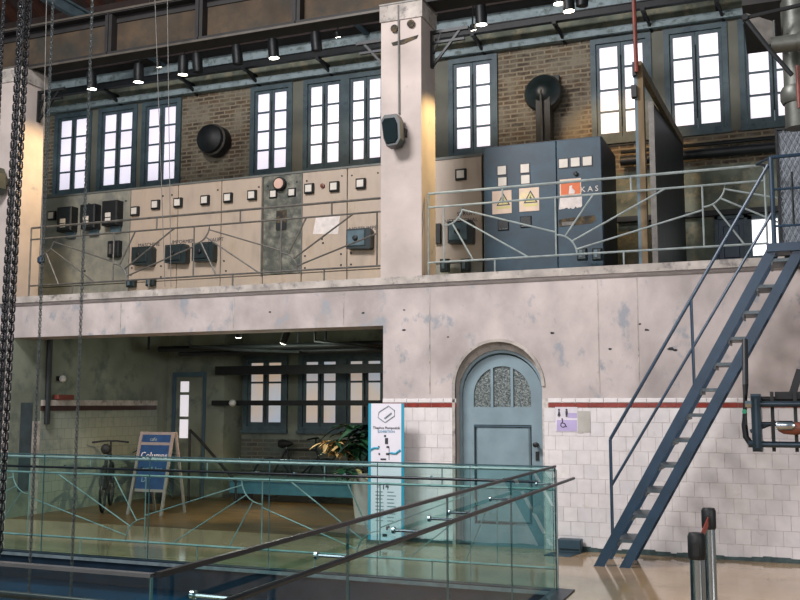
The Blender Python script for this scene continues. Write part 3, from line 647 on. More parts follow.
t = balustrade('glass_balustrade', 'tinted glass balustrade running towards the wall on the right of the floor opening', sj, lambda u, z: Vector((GX, u, z)))
obj('cap_rail', B().box(GX-.01, GX+.01, GY0+.0, GY1, 1.05, 1.068), dark_steel, t)
f = handrail(t, GY0-.1, 8.75, .93, GX+.08, 'y', GX)
for y in (2.9, 3.85, 4.75, 5.3, 5.65, 6.55, 7.9):
    obj('standoff', B().tube([(GX-.06, y, .94), (GX+.08, y, .94)], .008, 8).lathe([(.018, 0), (.018, .014)], (GX-.066, y, .94), (1, 0, 0), 10), steel, t, True)
nj = [-7.0, -5.75, -4.45, -3.15, GX-.02]
t = balustrade('glass_balustrade', 'tinted glass balustrade on the near side of the floor opening', nj, lambda u, z: Vector((u, GY0, z)))
obj('cap_rail', B().box(nj[0], GX-.02, GY0-.014, GY0+.014, 1.05, 1.062), M('pale_cap_steel', (120, 128, 136), .25, .8), t)
handrail(t, nj[0], GX-.1, .93, GY0+.1, 'x', GY0)
# ------------------------------------------------------------------ switchboard
SY = 12.4
sb = thing('switchboard', 'long marble switchboard with meters behind the left gallery railing', 'switchboard', (PX(220, SY), SY, GZ))
zt = 5.02
edges = [36, 130, 177.5, 221, 263, 301.5, 347, 392]; mats = [marble_g, marble, marble, marble, marble_v, marble, marble]
for i in range(7):
    x0, x1 = PX(edges[i], SY, 220), PX(edges[i+1], SY, 220)
    obj('marble_slab', B().chbox(x0+.006, x1-.006, SY, SY+.04, 3.52, zt, .006), mats[i], sb)
    obj('marble_plinth_slab', B().chbox(x0+.006, x1-.006, SY+.004, SY+.04, GZ, 3.51, .006), marble_g if i < 1 else marble, sb)
obj('frame', B().box(PX(36, SY, 220), PX(392, SY, 220), SY+.04, SY+.1, GZ, zt+.02).box(PX(36, SY, 220), PX(392, SY, 220), SY-.01, SY+.1, zt, zt+.03), brass_edge, sb)
obj('frame_side', B().box(PX(262, SY, 220)-.008, PX(262, SY, 220)+.01, SY-.015, SY, 3.5, zt).box(PX(302, SY, 220)-.01, PX(302, SY, 220)+.008, SY-.015, SY, 3.5, zt), brass_edge, sb)
def meter(par, px, py, Y=SY, s=.075, fm=dial, deep=.055):
    p = P(px, py, Y)
    o = obj('meter', B().chbox(p.x-s, p.x+s, Y-deep, Y, p.z-s, p.z+s, .01), black_metal, par)
    obj('meter_face', B().box(p.x-s*.68, p.x+s*.68, Y-deep-.003, Y-deep, p.z-s*.68, p.z+s*.68), fm, o)
for px, py in ((53, 216), (136, 211.5), (156.5, 205), (179, 203), (206, 200.5), (229, 198), (253, 195.5), (310, 189), (335, 187), (361.5, 184)): meter(sb, px, py)
for px, py in ((273.5, 194), (292, 192.5)): meter(sb, px, py, s=.068, deep=.02)
p = P(281, 184.5, SY); o = obj('round_meter', B().lathe([(.1, 0), (.1, .07), (.085, .08), (.08, .075)], p, (0, -1, 0), 20), black_metal, sb, True); obj('meter_face', B().lathe([(.078, .076), (.078, .082)], p, (0, -1, 0), 20), dial_pink, o)
obj('round_knob', B().lathe([(.035, 0), (.035, .03), (.012, .035), (.012, .05)], P(323, 186, SY), (0, -1, 0), 12), mach_orange, sb)
for px, py in ((71, 220.5), (94, 218), (116, 214.5)):
    p = P(px, py, SY); o = obj('relay_box', B().chbox(p.x-.16, p.x+.14, SY-.17, SY, p.z-.2, p.z+.2, .02), black_metal, sb)
    obj('relay_plate', B().box(p.x-.075, p.x+.03, SY-.176, SY-.17, p.z-.14, p.z-.0), dial, o)
    obj('relay_slot', B().box(p.x-.075, p.x+.03, SY-.178, SY-.176, p.z-.085, p.z-.07), black_metal, o)
    obj('relay_bracket', B().box(p.x-.06, p.x+.12, SY-.05, SY, p.z-.3, p.z-.2), knob_plate, o)
p = P(116, 249.5, SY); o = obj('switch_box', B().chbox(p.x-.1, p.x+.12, SY-.1, SY, p.z-.13, p.z+.13, .015), black_metal, sb); obj('switch_lever', B().box(p.x-.04, p.x-.0, SY-.13, SY-.1, p.z-.09, p.z+.07), rail_iron, o)
def controller(par, px, py, plate, Y=SY, w=.19, h=.14):
    p = P(px, py, Y)
    o = obj('rotary_switch', B().prism([(p.x-w, p.z-h), (p.x+w*.9, p.z-h*1.15), (p.x+w, p.z-h*.95), (p.x+w, p.z+h*.7), (p.x+w*.85, p.z+h), (p.x-w, p.z+h)], Y-.13, Y), dark_case, par)
    obj('switch_plate', B().chbox(p.x-w*.9, p.x+w*.55, Y-.15, Y-.13, p.z-h*.8, p.z+h*.85, .01), plate, o)
    obj('knob', B().lathe([(.04, 0), (.035, .03), (.02, .035)], (p.x-w*.2, Y-.15, p.z), (0, -1, 0), 14), black_metal, o)
for px, py, pl in ((146.5, 256.5, dark_case), (180, 254.5, dark_case), (207, 252.5, dark_case), (362, 239.5, knob_plate)): controller(sb, px, py, pl)
p = P(281.5, 219, SY); obj('recess_plate', B().box(p.x-.085, p.x+.085, SY-.012, SY, p.z-.17, p.z+.13), rust, sb); obj('recess_lower', B().box(p.x-.085, p.x+.085, SY-.02, SY-.012, p.z-.16, p.z-.06), black_metal, sb)
obj('white_patch', B().prism([(P(313, 216, SY).x, P(313, 234, SY).z), (P(338, 216, SY).x, P(338, 234, SY).z), (P(340, 216, SY).x, P(340, 216, SY).z), (P(316, 216, SY).x, P(316, 217, SY).z)], SY-.002, SY), paper_w, sb)
def fuse(par, px, py, Y=SY, w=.075, h=.055):
    p = P(px, py, Y); o = obj('fuse_holder', B().chbox(p.x-w, p.x+w, Y-.09, Y, p.z-h, p.z+h, .015), dark_case, par); obj('fuse_cap', B().box(p.x-w*.5, p.x+w*.1, Y-.1, Y-.09, p.z-h*.5, p.z+h*.7), knob_plate, o)
for px, py in ((133, 284), (152.5, 283)): fuse(sb, px, py)
for px, py in ((89, 204), (107, 202), (126, 201), (163, 196), (172, 195), (218, 190), (259, 187), (268, 186), (297, 182), (307, 181), (342, 176), (352, 175.5), (378, 173), (131, 275), (161, 266), (161, 277), (132, 268), (224, 261), (216, 262), (322, 239), (341, 254), (351, 253), (341, 265), (351, 264.5), (305, 256), (305, 268), (85, 271), (323, 243), (226, 271)):
    obj('bolt', B().lathe([(.016 if py > 190 else .013, 0), (.012, .012)], P(px, py, SY), (0, -1, 0), 8), black_metal, sb)
text('lettering', 'MASCHINE', P(149, 246.5, SY)-Vector((0, .004, 0)), .085, ink, sb)
text('lettering', 'UMFORMER', P(182, 243.5, SY)-Vector((0, .004, 0)), .085, ink, sb)
text('lettering', 'HAUPT', P(216, 241.5, SY)-Vector((0, .004, 0)), .085, ink, sb)
text('lettering', 'NOTPUMPE', P(363, 230.5, SY)-Vector((0, .004, 0)), .085, ink, sb)
# short panel right of the column
s2 = thing('switchboard', 'narrow marble switchboard panel between the central column and the blue cabinet', 'switchboard', (PX(458, SY), SY, GZ))
x0, x1 = PX(426, SY, 220), PX(482, SY, 220); zt2 = P(458, 158.5, SY).z
obj('marble_slab', B().chbox(x0, x1, SY, SY+.04, 3.54, zt2, .006), marble, s2)
obj('marble_plinth_slab', B().chbox(x0, x1, SY+.004, SY+.04, GZ, 3.53, .006), marble_g, s2)
obj('frame', B().box(x0, x1, SY+.04, SY+.1, GZ, zt2+.02).box(x0, x1+.01, SY-.01, SY+.1, zt2, zt2+.04), brass_edge, s2)
meter(s2, 461.5, 175, s=.078); controller(s2, 463, 233, knob_plate, w=.18, h=.15)
p = P(440, 234, SY); obj('side_switch', B().box(p.x-.06, p.x+.02, SY-.06, SY, p.z-.14, p.z+.14), black_metal, s2)
for px in (446, 466.5): fuse(s2, px, 266, h=.09, w=.06, Y=SY-.15)
text('lettering', 'STROM', P(466, 215.5, SY)-Vector((0, .004, 0)), .08, ink, s2)
text('lettering', 'NETZ SIGNAL', P(461, 222.5, SY)-Vector((0, .004, 0)), .08, ink, s2)
# ------------------------------------------------------------------ blue cabinet
CY = 12.2; X0, X1 = P(484.5, 268, CY).x, P(604, 262, CY).x; XM = P(557, 200, CY).x; CT = P(540, 143, CY).z+.02; CB = GZ
cab = thing('electrical_cabinet', 'large petrol-blue steel electrical cabinet on the gallery', 'cabinet', ((X0+X1)/2, CY+.6, GZ))
obj('body', B().box(X0, X1, CY+.02, CY+1.15, CB, CT), cab_side, cab)
d1 = obj('door', B().chbox(X0+.005, XM-.004, CY, CY+.02, CB+.03, CT-.01, .006), cab_blue, cab); d2 = obj('door', B().chbox(XM+.004, X1-.005, CY, CY+.02, CB+.03, CT-.01, .006), cab_blue, cab)
for px, py in ((502, 170.5), (502.5, 181.8), (525, 168.5), (525.5, 179.5), (563.5, 163.5), (575.3, 162.2), (587.3, 161.2)):
    p = P(px, py, CY); w_ = .057; o = obj('meter_window', B().box(p.x-w_-.012, p.x+w_+.012, CY-.008, CY, p.z-w_-.012, p.z+w_+.012), black_metal, d1 if px < 550 else d2)
    c = obj('meter_face', B().box(p.x-w_, p.x+w_, CY-.012, CY-.008, p.z-w_, p.z+w_), dial, cab)
def sheet(x0p, x1p, y0p, y1p, m, name='notice', par=cab):
    a = P(x0p, y1p, CY); c = P(x1p, y0p, CY); return obj(name, B().box(a.x, c.x, CY-.006, CY-.002, a.z, c.z), m, par), a, c
for x0p, x1p, y0p, y1p in ((492.5, 511.5, 190, 214.5), (519.5, 539, 187, 212)):
    o, a, c = sheet(x0p, x1p, y0p, y1p, paper, 'warning_notice'); mx_ = (a.x+c.x)/2+.02; W_ = (c.x-a.x); zb_ = a.z+.11
    obj('warning_triangle', B().prism([(mx_-.095, zb_), (mx_+.095, zb_), (mx_, zb_+.17)], CY-.009, CY-.006), ink, o)
    obj('triangle_field', B().prism([(mx_-.07, zb_+.013), (mx_+.07, zb_+.013), (mx_, zb_+.14)], CY-.011, CY-.009), yellow, o)
    obj('bolt_mark', B().prism([(mx_-.018, zb_+.07), (mx_+.012, zb_+.115), (mx_+.002, zb_+.075), (mx_+.02, zb_+.078), (mx_-.01, zb_+.02), (mx_-.002, zb_+.06)], CY-.013, CY-.011), ink, o)
    obj('notice_strip', B().box(mx_-.1, mx_+.1, CY-.009, CY-.006, zb_-.045, zb_-.012), yellow, o)
o, a, c = sheet(560, 581, 178, 196, paper, 'notice')
o2 = obj('orange_field', B().box(a.x+.015, c.x-.012, CY-.009, CY-.006, a.z+.01, c.z-.05), orange, o)
mx_ = (a.x+c.x)/2+.01; obj('white_figure', B().prism([(mx_-.035, a.z+.015), (mx_+.045, a.z+.015), (mx_+.05, a.z+.05), (mx_+.012, a.z+.09), (mx_+.018, a.z+.13), (mx_-.02, a.z+.12), (mx_-.025, a.z+.07)], CY-.012, CY-.009), paper_w, o)
a = P(559, 209, CY); c = P(582, 196.5, CY); n = 14; pp = [(a.x+(c.x-a.x)*k/n, a.z+random.uniform(-.012, .02)) for k in range(n+1)]+[(c.x, c.z), (a.x+.015, c.z)]
obj('torn_paper', B().prism(pp, CY-.006, CY-.002), paper_w, cab)
a = P(559, 227, CY); c = P(596, 215, CY); obj('rusty_slot', B().prism([(a.x, a.z), (c.x-.05, a.z+.02), (c.x, a.z+.07), (c.x-.02, c.z), (a.x+.05, c.z-.02), (a.x, c.z-.03)], CY-.004, CY-.001), rust, cab)
obj('slot_plate', B().box(a.x+.04, a.x+.2, CY-.01, CY-.004, a.z+.01, a.z+.06), rail_iron, cab)
for px, py in ((503.5, 225), (526, 222)):
    p = P(px, py, CY); o = obj('nameplate', B().chbox(p.x-.075, p.x+.075, CY-.02, CY, p.z-.075, p.z+.075, .008), black_metal, cab); obj('nameplate_print', B().box(p.x-.055, p.x-.025, CY-.022, CY-.02, p.z-.055, p.z-.06).box(p.x-.015, p.x+.015, CY-.022, CY-.02, p.z-.055, p.z-.06).box(p.x+.025, p.x+.055, CY-.022, CY-.02, p.z-.055, p.z-.06), ink_grey, o)
text('lettering', 'K A S', P(589.5, 191.5, CY)-Vector((0, .004, 0)), .1, dial, cab)
obj('lock', B().lathe([(.03, 0), (.03, .03), (.015, .035)], P(576, 174, CY), (0, -1, 0), 12), black_metal, cab)
for px in (583, 598): fuse(cab, px, 255, Y=CY-.25, w=.06, h=.075)
# ------------------------------------------------------------------ wall lamps, pipe stack, speakers
p = P(211.5, 139.5, BY-.25)
t = thing('wall_lamp', 'round black bulkhead lamp on the brick between two gallery windows', 'lamp', (p.x, BY, p.z))
obj('bowl', B().lathe([(.3, -.2), (.28, 0), (.26, .1), (.15, .16), (.04, .18)], p, (0, -1, 0), 24), black_metal, t, True)
obj('rim', B().lathe([(.28, -.02), (.3, 0), (.28, .03)], p, (0, -1, 0), 24), rail_iron, t, True)
p = P(543, 93, BY-.3)
t = thing('wall_duct', 'dark round flue cap on the brick with a pipe down into the blue cabinet', 'duct', (p.x, BY-.3, 5.1))
obj('flue_cap', B().lathe([(.2, -.26), (.29, -.1), (.31, 0), (.28, .06), (.16, .1), (.12, .14), (.05, .16)], p, (0, -1, 0), 24), dark_case, t, True)
obj('back_plate', B().box(p.x-.2, p.x+.22, BY-.1, BY-.02, p.z+.1, p.z+.34), black_metal, t)
obj('duct_pipe', B().box(p.x-.1, p.x+.13, BY-.4, BY-.15, 4.0, p.z-.1), black_metal, t)
obj('pull_rod', B().tube([(p.x, BY-.47, p.z), (p.x+.02, BY-.45, 5.1)], .018, 8), rail_iron, t, True)
def speaker(p, label, s=1):
    t = thing('wall_speaker', label, 'speaker', p)
    poly = [(-.13, .13), (-.09, .19), (.07, .19), (.11, .1), (.12, -.12), (.08, -.19), (-.06, -.2), (-.1, -.1)]
    obj('speaker_case', B().prism([(p.x+a*s, p.z+c*s) for a, c in poly], p.y-.16, p.y), dark_case, t)
    obj('grille', B().prism([(p.x+a*s*.8-.01, p.z+c*s*.8-.01) for a, c in poly], p.y-.175, p.y-.16), M('grille_'+label[:5], (14, 28, 31), .85, spec=.15), t)
    obj('speaker_mount', B().box(p.x+.02, p.x+.12, p.y, FY, p.z-.05, p.z+.05), black_metal, t)
speaker(P(396, 133, FY-.08), 'dark green wall speaker on the front of the central column')
speaker(P(0, 182, FY-.08), 'dark wall speaker on the front of the leftmost column')
# lower-left wall lamp and red box on side wall
t = thing('wall_globe_lamp', 'small white globe lamp on the green side wall near the opening', 'lamp', (SX, 11.5, 2.0))
p = Vector((SX+.09, 11.6, 1.98)); obj('globe', B().lathe([(.01, -.055), (.04, -.04), (.055, 0), (.04, .04), (.01, .055)], p, (0, 0, 1), 14), lamp_white, t, True); obj('lamp_base', B().box(SX, SX+.04, 11.56, 11.64, 1.95, 2.02), black_metal, t)
tag(obj('alarm_box', B().chbox(SX+.0, SX+.1, 11.5, 11.85, 1.665, 1.74, .01), M('dull_red_box', (112, 56, 46), .5)), 'small dull red box on the dado ledge of the side wall', 'box')
tag(obj('wall_conduit', B().tube([(SX+.06, FY+.68, 1.3), (SX+.06, FY+.68, 2.94)], .04, 8), pipe_dark, smooth=True), 'dark vertical pipe in the corner at the left of the opening', 'pipe')
# ------------------------------------------------------------------ pipes and beams under the gallery
def pipe_run(x0, x1, y, z, r, label, group=None):
    return tag(obj('ceiling_pipe', B().tube([(x0, y, z), (x1, y, z)], r, 10), pipe_dark, smooth=True), label, 'pipe', group)
pipe_run(-9.55, -4.02, 13.2, 2.50, .05, 'thicker dark pipe running under the gallery slab, upper of two')
pipe_run(-9.35, -4.02, 13.5, 2.44, .055, 'dark pipe running under the gallery slab, lower of two')
t = thing('pipe_hangers', 'thin dark hangers carrying the pipes below the gallery slab', 'hanger', (-7, 13.2, 2.5))
for px in (147, 297, 325): x = PX(px, 13.2); obj('hanger_rod', B().tube([(x, 13.2, 2.5), (x, 13.2, 2.95)], .02, 6), pipe_dark, t)
tag(obj('branch_pipe', B().tube([P(190, 341, 12.9), P(190, 346, 12.9), P(240, 350, 13.0), P(300, 352, 13.1)], .025, 8), pipe_dark, smooth=True), 'thin dark branch pipe left of the lit downlight', 'pipe')
tag(obj('branch_pipe', B().tube([Vector((P(315, 337, 12.9).x, 12.9, 2.74)), P(315, 341, 12.9), P(350, 345, 13.0), P(382, 350, 13.1)], .025, 8), pipe_dark, smooth=True), 'thin dark branch pipe near the right end of the opening', 'pipe')
BB = 14.3
a = P(216, 366.5, BB); c = P(216, 375, BB); tag(obj('cross_beam', B().box(PX(216, BB), -4.05, BB-.05, BB+.05, c.z, a.z), black_metal), 'black horizontal beam crossing the tops of the windows under the gallery', 'beam')
a = P(213, 400.5, BB); c = P(213, 405.5, BB); tag(obj('cross_beam', B().box(PX(213, BB), -4.05, BB-.05, BB+.05, c.z, a.z), black_metal), 'thin black horizontal beam at mid height of the windows under the gallery', 'beam')
b = B().lathe([(.01, -.06), (.05, -.04), (.065, 0), (.05, .04), (.01, .06)], P(232.5, 403, BB-.15), (0, 0, 1), 12); tag(obj('globe_lamp', b, lamp_white, smooth=True), 'small white globe on the thin black beam', 'lamp')
# wall pier in lower room
# ------------------------------------------------------------------ lower room furniture
bx0, bx1 = -8.7, -5.6
t = thing('bench', 'long light blue low bench in front of the back wall under the gallery', 'bench', ((bx0+bx1)/2, 14.3, 0))
obj('seat', B().box(bx0, bx1, 14.0, 14.5, .33, .38), bench_top, t); obj('front_panel', B().box(bx0+.03, bx1-.03, 14.03, 14.06, .12, .33), bench_m, t)
for x in (bx0+.2, (bx0+bx1)/2, bx1-.2): obj('leg', B().box(x-.04, x+.04, 14.08, 14.45, 0, .33), black_metal, t)
def bicycle(loc, rot, label, m=black_metal):
    t = thing('bicycle', label, 'bicycle', (0, 0, 0)); R_ = .33; wb_ = 1.02
    def wheel(x):
        w = obj('wheel', B().tube([(x+R_*math.cos(k*math.pi/12), 0, R_+.01+R_*math.sin(k*math.pi/12)) for k in range(24)], .02, 6, closed=True), rubber, t, True)
        s = B()
        for k in range(12): s.tube([(x, 0, R_+.01), (x+R_*math.cos(k*math.pi/6), 0, R_+.01+R_*math.sin(k*math.pi/6))], .003, 4)
        obj('spokes', s, steel, w)
    wheel(-wb_/2); wheel(wb_/2)
    bb = (-.08, 0, .3); st = (-.22, 0, .82); hd = (.32, 0, .82); hl = (.36, 0, .68); ra = (-wb_/2, 0, .34); fa = (wb_/2, 0, .34)
    fr = B()
    for a, c in ((bb, st), (st, hd), (bb, hl), (hd, hl), (bb, ra), (st, ra), (hl, fa)): fr.tube([a, c], .018, 8)
    obj('frame', fr, m, t, True)
    obj('saddle', B().lathe([(.02, -.14), (.05, -.06), (.08, .05), (.06, .12), (.01, .14)], (-.25, 0, .92), (-1, 0, 0), 10), rubber, t, True)
    obj('seat_post', B().tube([st, (-.25, 0, .9)], .014, 6), steel, t)
    obj('handlebar', B().tube([(.26, -.28, 1.0), (.31, -.1, 1.02), (.31, .1, 1.02), (.26, .28, 1.0)], .014, 8).tube([(.31, 0, 1.02), hd], .015, 6), m, t, True)
    obj('pedals', B().lathe([(.09, -.01), (.09, .01)], bb, (0, 1, 0), 14).bar((-.08, .06, .3), (.08, .08, .2), .02, .02).bar((-.08, -.06, .3), (-.24, -.08, .4), .02, .02), steel, t)
    t.location = loc; t.rotation_euler = (0, 0, rot); return t
bicycle((-9.72, 12.2, 0), math.radians(122), 'dark bicycle seen almost end-on by the tiled side wall')
bicycle((-7.75, 14.75, 0), math.radians(6), 'dark bicycle leaning at the brick wall below the windows, behind the bench')
def leafy(t, c, n, rad, hgt, mats, ln, wd, up=.5, seed=1, name='leaf'):
    rnd = random.Random(seed)
    for k in range(n):
        a = rnd.uniform(0, 6.28); e = rnd.uniform(-.2, 1.2)*up; L_ = ln*rnd.uniform(.6, 1.15)
        s = Vector(c)+Vector((rnd.uniform(-1, 1)*rad, rnd.uniform(-1, 1)*rad, rnd.uniform(0, 1)*hgt))
        d = Vector((math.cos(a), math.sin(a), e)).normalized(); sd = d.cross(Vector((0, 0, 1))).normalized()
        b = B(); ring = []
        for i, wv in enumerate((.15, .8, 1, .7, .05)):
            q = s+d*L_*i/4+Vector((0, 0, -1))*L_*.5*(i/4)**2
            ring.append((q-sd*wd*wv/2, q+Vector((0, 0, -wd*.12)), q+sd*wd*wv/2))
        for i in range(4):
            for j in range(2): b.poly((ring[i][j], ring[i][j+1], ring[i+1][j+1], ring[i+1][j]))
        obj(name, b, rnd.choice(mats), t, True)
pl = thing('potted_plant', 'leafy plant with yellowing tips in a tall white planter beside the banner', 'plant', (-5.28, 12.0, 0))
pc = Vector((-5.28, 12.0, 0)); 
obj('planter', B().lathe([(.14, 0), (.215, .66), (.23, .68), (.2, .68), (.19, .6)], pc, (0, 0, 1), 24), pot_m, pl, True); obj('soil', B().lathe([(.19, .6), (.19, .62)], pc, (0, 0, 1), 16), rafter_m, pl)
obj('stem', B().tube([pc+Vector((0, 0, .6)), pc+Vector((.03, 0, 1.0)), pc+Vector((.05, .03, 1.45))], .02, 6).tube([pc+Vector((0, 0, .7)), pc+Vector((-.22, 0, 1.1))], .014, 6).tube([pc+Vector((0, 0, .65)), pc+Vector((-.25, -.05, .85))], .012, 6), rafter_m, pl, True)
leafy(pl, P(357, 458, 12.0), 100, .14, .46, [leaf_d, leaf_d, leaf_dd], .36, .11, .7, 3)
leafy(pl, P(336, 452, 11.8), 80, .12, .16, [leaf_y, leaf_y, leaf_d, leaf_y], .2, .07, .3, 5)
leafy(pl, P(350, 476, 11.9), 50, .12, .1, [leaf_y, leaf_d, leaf_d], .26, .07, .4, 6)
pc = Vector((-9.55, 13.2, 0)); pl = thing('potted_palm', 'dark bushy palm in a low pot left of the blue A-board', 'plant', pc)
obj('pot', B().lathe([(.14, 0), (.19, .3), (.2, .32), (.16, .32)], pc, (0, 0, 1), 20), dark_case, pl, True)
obj('stem', B().tube([pc+Vector((0, 0, .3)), pc+Vector((0, 0, .75))], .035, 8), rafter_m, pl, True)
leafy(pl, pc+Vector((0, 0, .72)), 34, .04, .1, [leaf_dd, leaf_dd, leaf_d], .5, .08, 1.1, 8, 'frond'); leafy(pl, pc+Vector((0, 0, .3)), 20, .1, .15, [leaf_dd], .45, .07, .6, 9, 'frond')
# A-board
def ab(u, v, w): return Vector((ax0+u, ay+w, v))
ax0, ax1 = PX(143, 11.9), PX(174, 11.9); ay = 11.9; Hh = P(158, 432, 11.9).z
t = thing('a_board', 'blue chalkboard A-frame sign with pale wooden frame on the dark floor', 'sign', ((ax0+ax1)/2, ay, 0))
lean = .22
def fy(z): return ay-lean*(1-z/Hh)
for x, o_ in ((ax0, -.05), (ax1, -.02)): obj('leg', B().bar((x+o_, fy(0), 0), (x, fy(Hh), Hh), .04, .03, (0, 1, 0)), wood_pale, t)
for x in (ax0+.05, ax1+.03): obj('back_leg', B().bar((x, ay+.3, 0), (x, ay+.02, Hh), .035, .025, (0, 1, 0)), wood_pale, t)
def brd(z0, z1, m, nm):
    b = B(); n = 0; y0, y1 = fy(z0), fy(z1)
    b.v = [(ax0+.01, y0, z0), (ax1-.01, y0, z0), (ax1-.01, y1, z1), (ax0+.01, y1, z1), (ax0+.01, y0+.015, z0), (ax1-.01, y0+.015, z0), (ax1-.01, y1+.015, z1), (ax0+.01, y1+.015, z1)]
    b.f = [(0, 1, 2, 3), (7, 6, 5, 4), (0, 4, 5, 1), (1, 5, 6, 2), (2, 6, 7, 3), (3, 7, 4, 0)]
    return obj(nm, b, m, t)
for z0, z1 in ((.33, .37), (Hh-.19, Hh-.15), (Hh-.04, Hh)): brd(z0, z1, wood_pale, 'cross_rail')
brd(.37, Hh-.19, chalk_blue, 'chalkboard'); brd(Hh-.15, Hh-.04, chalk_blue, 'header_board')
zc = Hh-.38; text('chalk_lettering', 'Columns', ((ax0+ax1)/2, fy(zc)-.006, zc), .13, paper_w, t, rot=(math.radians(80), 0, 0))
zc = Hh-.56; text('chalk_lettering', 'art & bar', ((ax0+ax1)/2, fy(zc)-.006, zc), .09, ink_grey, t, rot=(math.radians(80), 0, 0))
zc = Hh-.72; text('chalk_lettering', 'D 1', ((ax0+ax1)/2-.08, fy(zc)-.006, zc), .12, ink_grey, t, rot=(math.radians(80), 0, 0))
zc = Hh-.13; text('chalk_lettering', 'cafe', ((ax0+ax1)/2-.05, fy(zc)-.006, zc), .08, ink_grey, t, rot=(math.radians(80), 0, 0))
# small rail with diagonal in lower room
tag(obj('stair_rail', B().tube([P(190, 430, 13.6), P(200, 440, 13.6), P(236, 482, 13.6)], .025, 8).tube([P(190, 430, 13.6), (P(190, 430, 13.6).x, 13.6, 0)], .02, 6).tube([P(236, 482, 13.6), (P(236, 482, 13.6).x, 13.6, 0)], .02, 6), black_metal, smooth=True), 'dark sloping handrail beside the side door', 'handrail')
# ------------------------------------------------------------------ banner
YB = 10.32; a = P(368.5, 403.5, YB); c = P(404, 403.5, YB); x0, x1 = a.x, c.x; z1_ = a.z
t = thing('roll_up_banner', 'tall white roll-up banner with cyan edges beside the tiled wall', 'banner', ((x0+x1)/2, YB, 0))
obj('banner_sheet', B().box(x0+.03, x1-.03, YB, YB+.006, .05, z1_), white_b, t)
obj('cyan_edge', B().box(x0, x0+.034, YB-.001, YB+.007, .05, z1_), cyan_b, t); obj('cyan_edge', B().box(x1-.034, x1, YB-.001, YB+.007, .05, z1_), cyan_b, t)
obj('base_cassette', B().box(x0, x1, YB-.05, YB+.07, 0, .05), steel, t); obj('pole', B().tube([((x0+x1)/2, YB+.04, .03), ((x0+x1)/2, YB+.03, z1_)], .012, 8), steel, t)
hexp = [(379, 412), (388.5, 406), (394.5, 410.5), (394.5, 416), (385, 422.5), (378, 417.5)]
hp = [P(u, v, YB-.003) for u, v in hexp]
obj('hexagon_logo', B().tube(hp, .006, 6, closed=True), ink_grey, t); obj('hexagon_logo', B().tube([P(384.5, 418.5, YB-.003), P(391.5, 413, YB-.003)], .009, 6), ink_grey, t)
text('banner_title', 'Thaphus Rampodok', P(386.3, 429, YB-.003), .042, ink, t); text('banner_subtitle', 'EXHIBITION', P(386.3, 432.7, YB-.003), .04, ink_blue, t)
b = B()
for (u0, v0, u1, v1) in ((384, 435, 386, 437), (385, 438, 388, 444), (386.5, 446, 389, 448), (378, 446, 379.5, 448), (378.5, 453, 380, 455), (386, 453, 389.5, 455), (380.5, 458.5, 386, 460), (388.8, 447, 389.3, 460)):
    p0 = P(u0, v1, YB-.003); p1 = P(u1, v0, YB-.003); b.box(p0.x, p1.x, YB-.004, YB, p0.z, p1.z)
obj('printed_figures', b, ink, t)
obj('cyan_swoosh', B().tube([P(370.5, 450, YB-.002), P(374, 448, YB-.002), P(379, 448, YB-.002)], .014, 6).tube([P(390, 453, YB-.002), P(396, 453.5, YB-.002), P(400.5, 450, YB-.002)], .014, 6), cyan_b, t)
text('banner_number', '14', P(385.3, 489.5, YB-.003), .115, ink, t, sx=.8); text('banner_number', '10', P(378, 488, YB-.003), .05, ink_grey, t)
b = B()
for r in range(9):
    z = P(386, 492+r*3.6, YB).z
    for s in (-.13, .015): b.box((x0+x1)/2+s, (x0+x1)/2+s+random.uniform(.08, .115), YB-.003, YB, z-.006, z+.006)
obj('printed_lines', b, ink_grey, t)
b = B()
for (u0, v0, u1, v1) in ((386, 526.5, 388, 530), (388, 525.5, 389.5, 528), (382.5, 534, 387, 536.5)):
    p0 = P(u0, v1, YB-.003); p1 = P(u1, v0, YB-.003); b.box(p0.x, p1.x, YB-.004, YB, p0.z, p1.z)
obj('printed_marks', b, ink, t)
# ------------------------------------------------------------------ restroom sign, papers, floor box
t = thing('restroom_sign', 'lilac restroom sign with figures and wheelchair symbol on the white tiles', 'sign', P(567, 431, FY-.016))
Y_ = FY-.017
def q(u0, v0, u1, v1, m, nm, d=.003): p0 = P(u0, v1, Y_); p1 = P(u1, v0, Y_); return obj(nm, B().box(p0.x, p1.x, Y_-d, Y_, p0.z, p1.z), m, t)
q(555.5, 407, 577.5, 431.5, M('pale_lilac_sheet', (212, 206, 212), .6), 'sign_sheet', .002)
q(557, 420, 577, 431, purple, 'lilac_field', .003); q(568, 413, 577, 418, purple, 'lilac_field', .003)
b = B()
for u in (559, 566.5):
    h = P(u, 409.8, Y_-.004); b.lathe([(.011, 0), (.011, .003)], h, (0, -1, 0), 10)
    z0 = P(u, 416.8, Y_).z; z1 = P(u, 411, Y_).z
    if u == 559: b.prism([(h.x-.018, z0+.012), (h.x+.018, z0+.012), (h.x+.005, z1), (h.x-.005, z1)], Y_-.007, Y_-.003).box(h.x-.008, h.x-.002, Y_-.007, Y_-.003, z0, z0+.012).box(h.x+.002, h.x+.008, Y_-.007, Y_-.003, z0, z0+.012)
    else: b.box(h.x-.012, h.x+.012, Y_-.007, Y_-.003, z0+.025, z1).box(h.x-.009, h.x-.002, Y_-.007, Y_-.003, z0, z0+.025).box(h.x+.002, h.x+.009, Y_-.007, Y_-.003, z0, z0+.025)
obj('person_symbols', b, ink, t)
c = P(563, 424.8, Y_-.005); b = B().tube([c+Vector((.026*math.cos(k), 0, .026*math.sin(k))) for k in [math.radians(110+i*24) for i in range(10)]], .005, 6)
